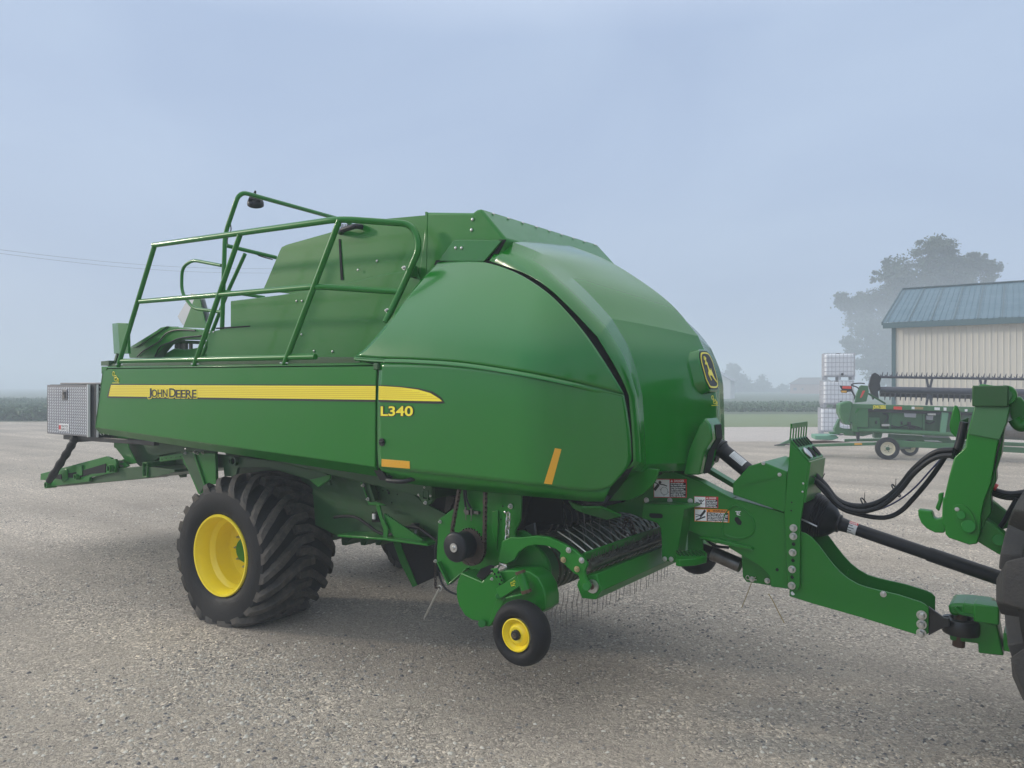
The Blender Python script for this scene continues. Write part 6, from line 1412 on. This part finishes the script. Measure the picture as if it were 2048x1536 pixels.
TP2('header_cradle', .2, .3, HGREEN, 120,990, 180,985, 175,950, 230,830, 242,835, 235,930, 300,950, 620,960, 640,1010, 520,1040, 300,1030, 290,1000, 240,1005, 230,1020, 120,1010)
TP2('cradle_post', .1, .12, DECB, 435,980, 480,980, 478,1100, 448,1100); TP2('cradle_post', .3, .3, HGREEN, 650,980, 760,985, 740,1060, 655,1060)
TP2('lower_rail', .5, .1, HGREEN, 830,1010, 1560,1050, 1600,1110, 1580,1125, 820,1060); TP2('white_board', .45, .05, WHT, 1255,1085, 1420,1092, 1480,1112, 1265,1100)
TP2('lift_cylinder', .2, .2, GREY, 1255,1030, 1560,1045, 1560,1062, 1255,1050)
def twheel(k, x, y, d):
    c_ = HPt(14,x,y,d); r_ = c_.z; c_.z = r_; t = bpy.data.objects.new('trailer_wheel', None); C.objects.link(t); t.parent = TL; t.location = c_-OFF[TL.name]; OFF[t.name] = c_.copy(); s_ = r_/.36
    mb().lathe([(.22*s_,.02),(.24*s_,.0),(.32*s_,.005),(.355*s_,.035),(.36*s_,.11),(.355*s_,.18),(.32*s_,.21),(.2*s_,.20)], c_-hdn*.1, hdn, 48).build('tyre', RUB, t)
    mb().lathe([(.225*s_,.03),(.215*s_,.012),(.19*s_,.02),(.18*s_,.06),(.13*s_,.07),(.08*s_,.05),(.06*s_,.05)], c_-hdn*.1, hdn, 40).build('rim', CREAMW, t)
    mb().lathe([(.06*s_,.055),(.06*s_,.01),(.04*s_,.0),(.001,.0)], c_-hdn*.1, hdn, 20).build('hub', DGREEN, t)
    for j in range(5): a = 2*math.pi*j/5; p = c_-hdn*.045+hdx*math.cos(a)*.095*s_+Vector((0,0,math.sin(a)*.095*s_)); mb().cyl(p, p-hdn*.012, .012, 8).build('wheel_nut', DGREEN, t)
twheel(14, 810, 1186, -.05); twheel(14, 1075, 1172, 1.45)
mb().cyl(HPt(14,810,1186,-.05), HPt(14,1075,1172,1.45), .05, 12).build('axle', DGREEN, TL)
# ---- small hitch part lying on the gravel
gp = PZ(1575, 893); GI = empty('loose_hitch_part', gp, 'small green hitch part lying on the gravel left of the trailer tongue', 'hitch part')
u3, v3 = RT, Vector((0,0,1)); g3 = lambda x, z: gp + u3*x + v3*z
b = mb(); b.prism([g3(-.35,.02), g3(-.1,.02), g3(.0,.10), g3(.3,.08), g3(.42,.03), g3(.42,.18), g3(.25,.2), g3(.12,.3), g3(.05,.22), g3(-.1,.16), g3(-.3,.06)], FW*.08); b.build('casting', HGREEN, GI, bevel=.01)
b = mb(); b.tube([g3(-.45,.04), g3(-.15,.08), g3(.1,.06)], .02, 8); b.build('link_rod', DECB, GI)
# ================================================================== LOOSE STONES on the near gravel: one scattered layer
def stones(n, zr, smin, smax, seed):
    rs = np.random.RandomState(seed); Z = zr[0]+(zr[1]-zr[0])*rs.rand(n)**1.3; X = (rs.rand(n)*2-1)*.74*Z
    cl = np.sin(X*1.7+Z*.9)+np.sin(Z*2.3-X*.8)+np.sin(X*.6-1.3*Z+2); keep = rs.rand(n) < (.30+.28*cl).clip(.10,1); X, Z = X[keep], Z[keep]; n = len(X)
    px = CAM.x+FW.x*Z+RT.x*X; py = CAM.y+FW.y*Z+RT.y*X; s = smin+(smax-smin)*rs.rand(n)**3.0
    base = np.array([[1,0,0],[.4,.9,.0],[-.7,.75,0],[-1,-.1,0],[-.35,-.95,0],[.7,-.7,0],[.35,.25,1],[-.4,.1,.9],[.1,-.4,.85]]); base[:6,2] = -.15
    fc = [(0,1,6),(1,2,7,6),(2,3,7),(3,4,8,7),(4,5,8),(5,0,6,8),(6,7,8)]
    a = rs.rand(n)*6.283; ca, sa = np.cos(a), np.sin(a); jit = 1+.35*(rs.rand(n,9,3)-.5)
    v = base[None]*jit*s[:,None,None]; v[:,:,1] *= (.55+.5*rs.rand(n))[:,None]; v[:,:,2] *= (.35+.35*rs.rand(n))[:,None]
    x = v[:,:,0]*ca[:,None]-v[:,:,1]*sa[:,None]+px[:,None]; y = v[:,:,0]*sa[:,None]+v[:,:,1]*ca[:,None]+py[:,None]; z = v[:,:,2]
    V = np.stack([x,y,z],2).reshape(-1,3); lens = np.array([len(f) for f in fc]); flat = np.concatenate([np.array(f) for f in fc])
    me = bpy.data.meshes.new('stones'); me.vertices.add(len(V)); me.vertices.foreach_set('co', V.ravel().astype(np.float32))
    li = (flat[None]+9*np.arange(n)[:,None]).ravel(); me.loops.add(len(li)); me.loops.foreach_set('vertex_index', li.astype(np.int32))
    st = (np.concatenate([[0],np.cumsum(lens)[:-1]])[None]+lens.sum()*np.arange(n)[:,None]).ravel(); me.polygons.add(len(st)); me.polygons.foreach_set('loop_start', st.astype(np.int32))
    mi = np.repeat(rs.choice(4, n, p=[.42,.26,.20,.12]), len(fc)); 
    for m in STM: me.materials.append(m)
    me.polygons.foreach_set('material_index', mi.astype(np.int32)); me.update(calc_edges=True); me.validate()
    o = bpy.data.objects.new('loose_stones', me); C.objects.link(o); struct(o, 'stuff')
STM = [mat('stone_a', (.36,.33,.28), .85), mat('stone_b', (.22,.205,.185), .85), mat('stone_c', (.62,.58,.49), .8), mat('stone_d', (.12,.115,.115), .8)]
stones(150000, (3.2, 20), .0035, .018, 3)
stones(1500, (3.2, 14), .012, .024, 11)
# ------------------------------------------------------------------ morning fog: an even box of pale air round everything, sky outside
hz = bpy.data.materials.new('haze'); hz.use_nodes = True; n = hz.node_tree; n.nodes.clear()
ho = n.nodes.new('ShaderNodeOutputMaterial'); hv = n.nodes.new('ShaderNodeVolumePrincipled')
hv.inputs['Color'].default_value = (.84, .92, 1, 1); hv.inputs['Density'].default_value = .0054; hv.inputs['Anisotropy'].default_value = .0
n.links.new(hv.outputs[0], ho.inputs['Volume'])
hb = mb().box((0, 0, 8), (1420, 1420, 18)).build('haze', hz, smooth=False); hb.location.z = 0; struct(hb, 'stuff')
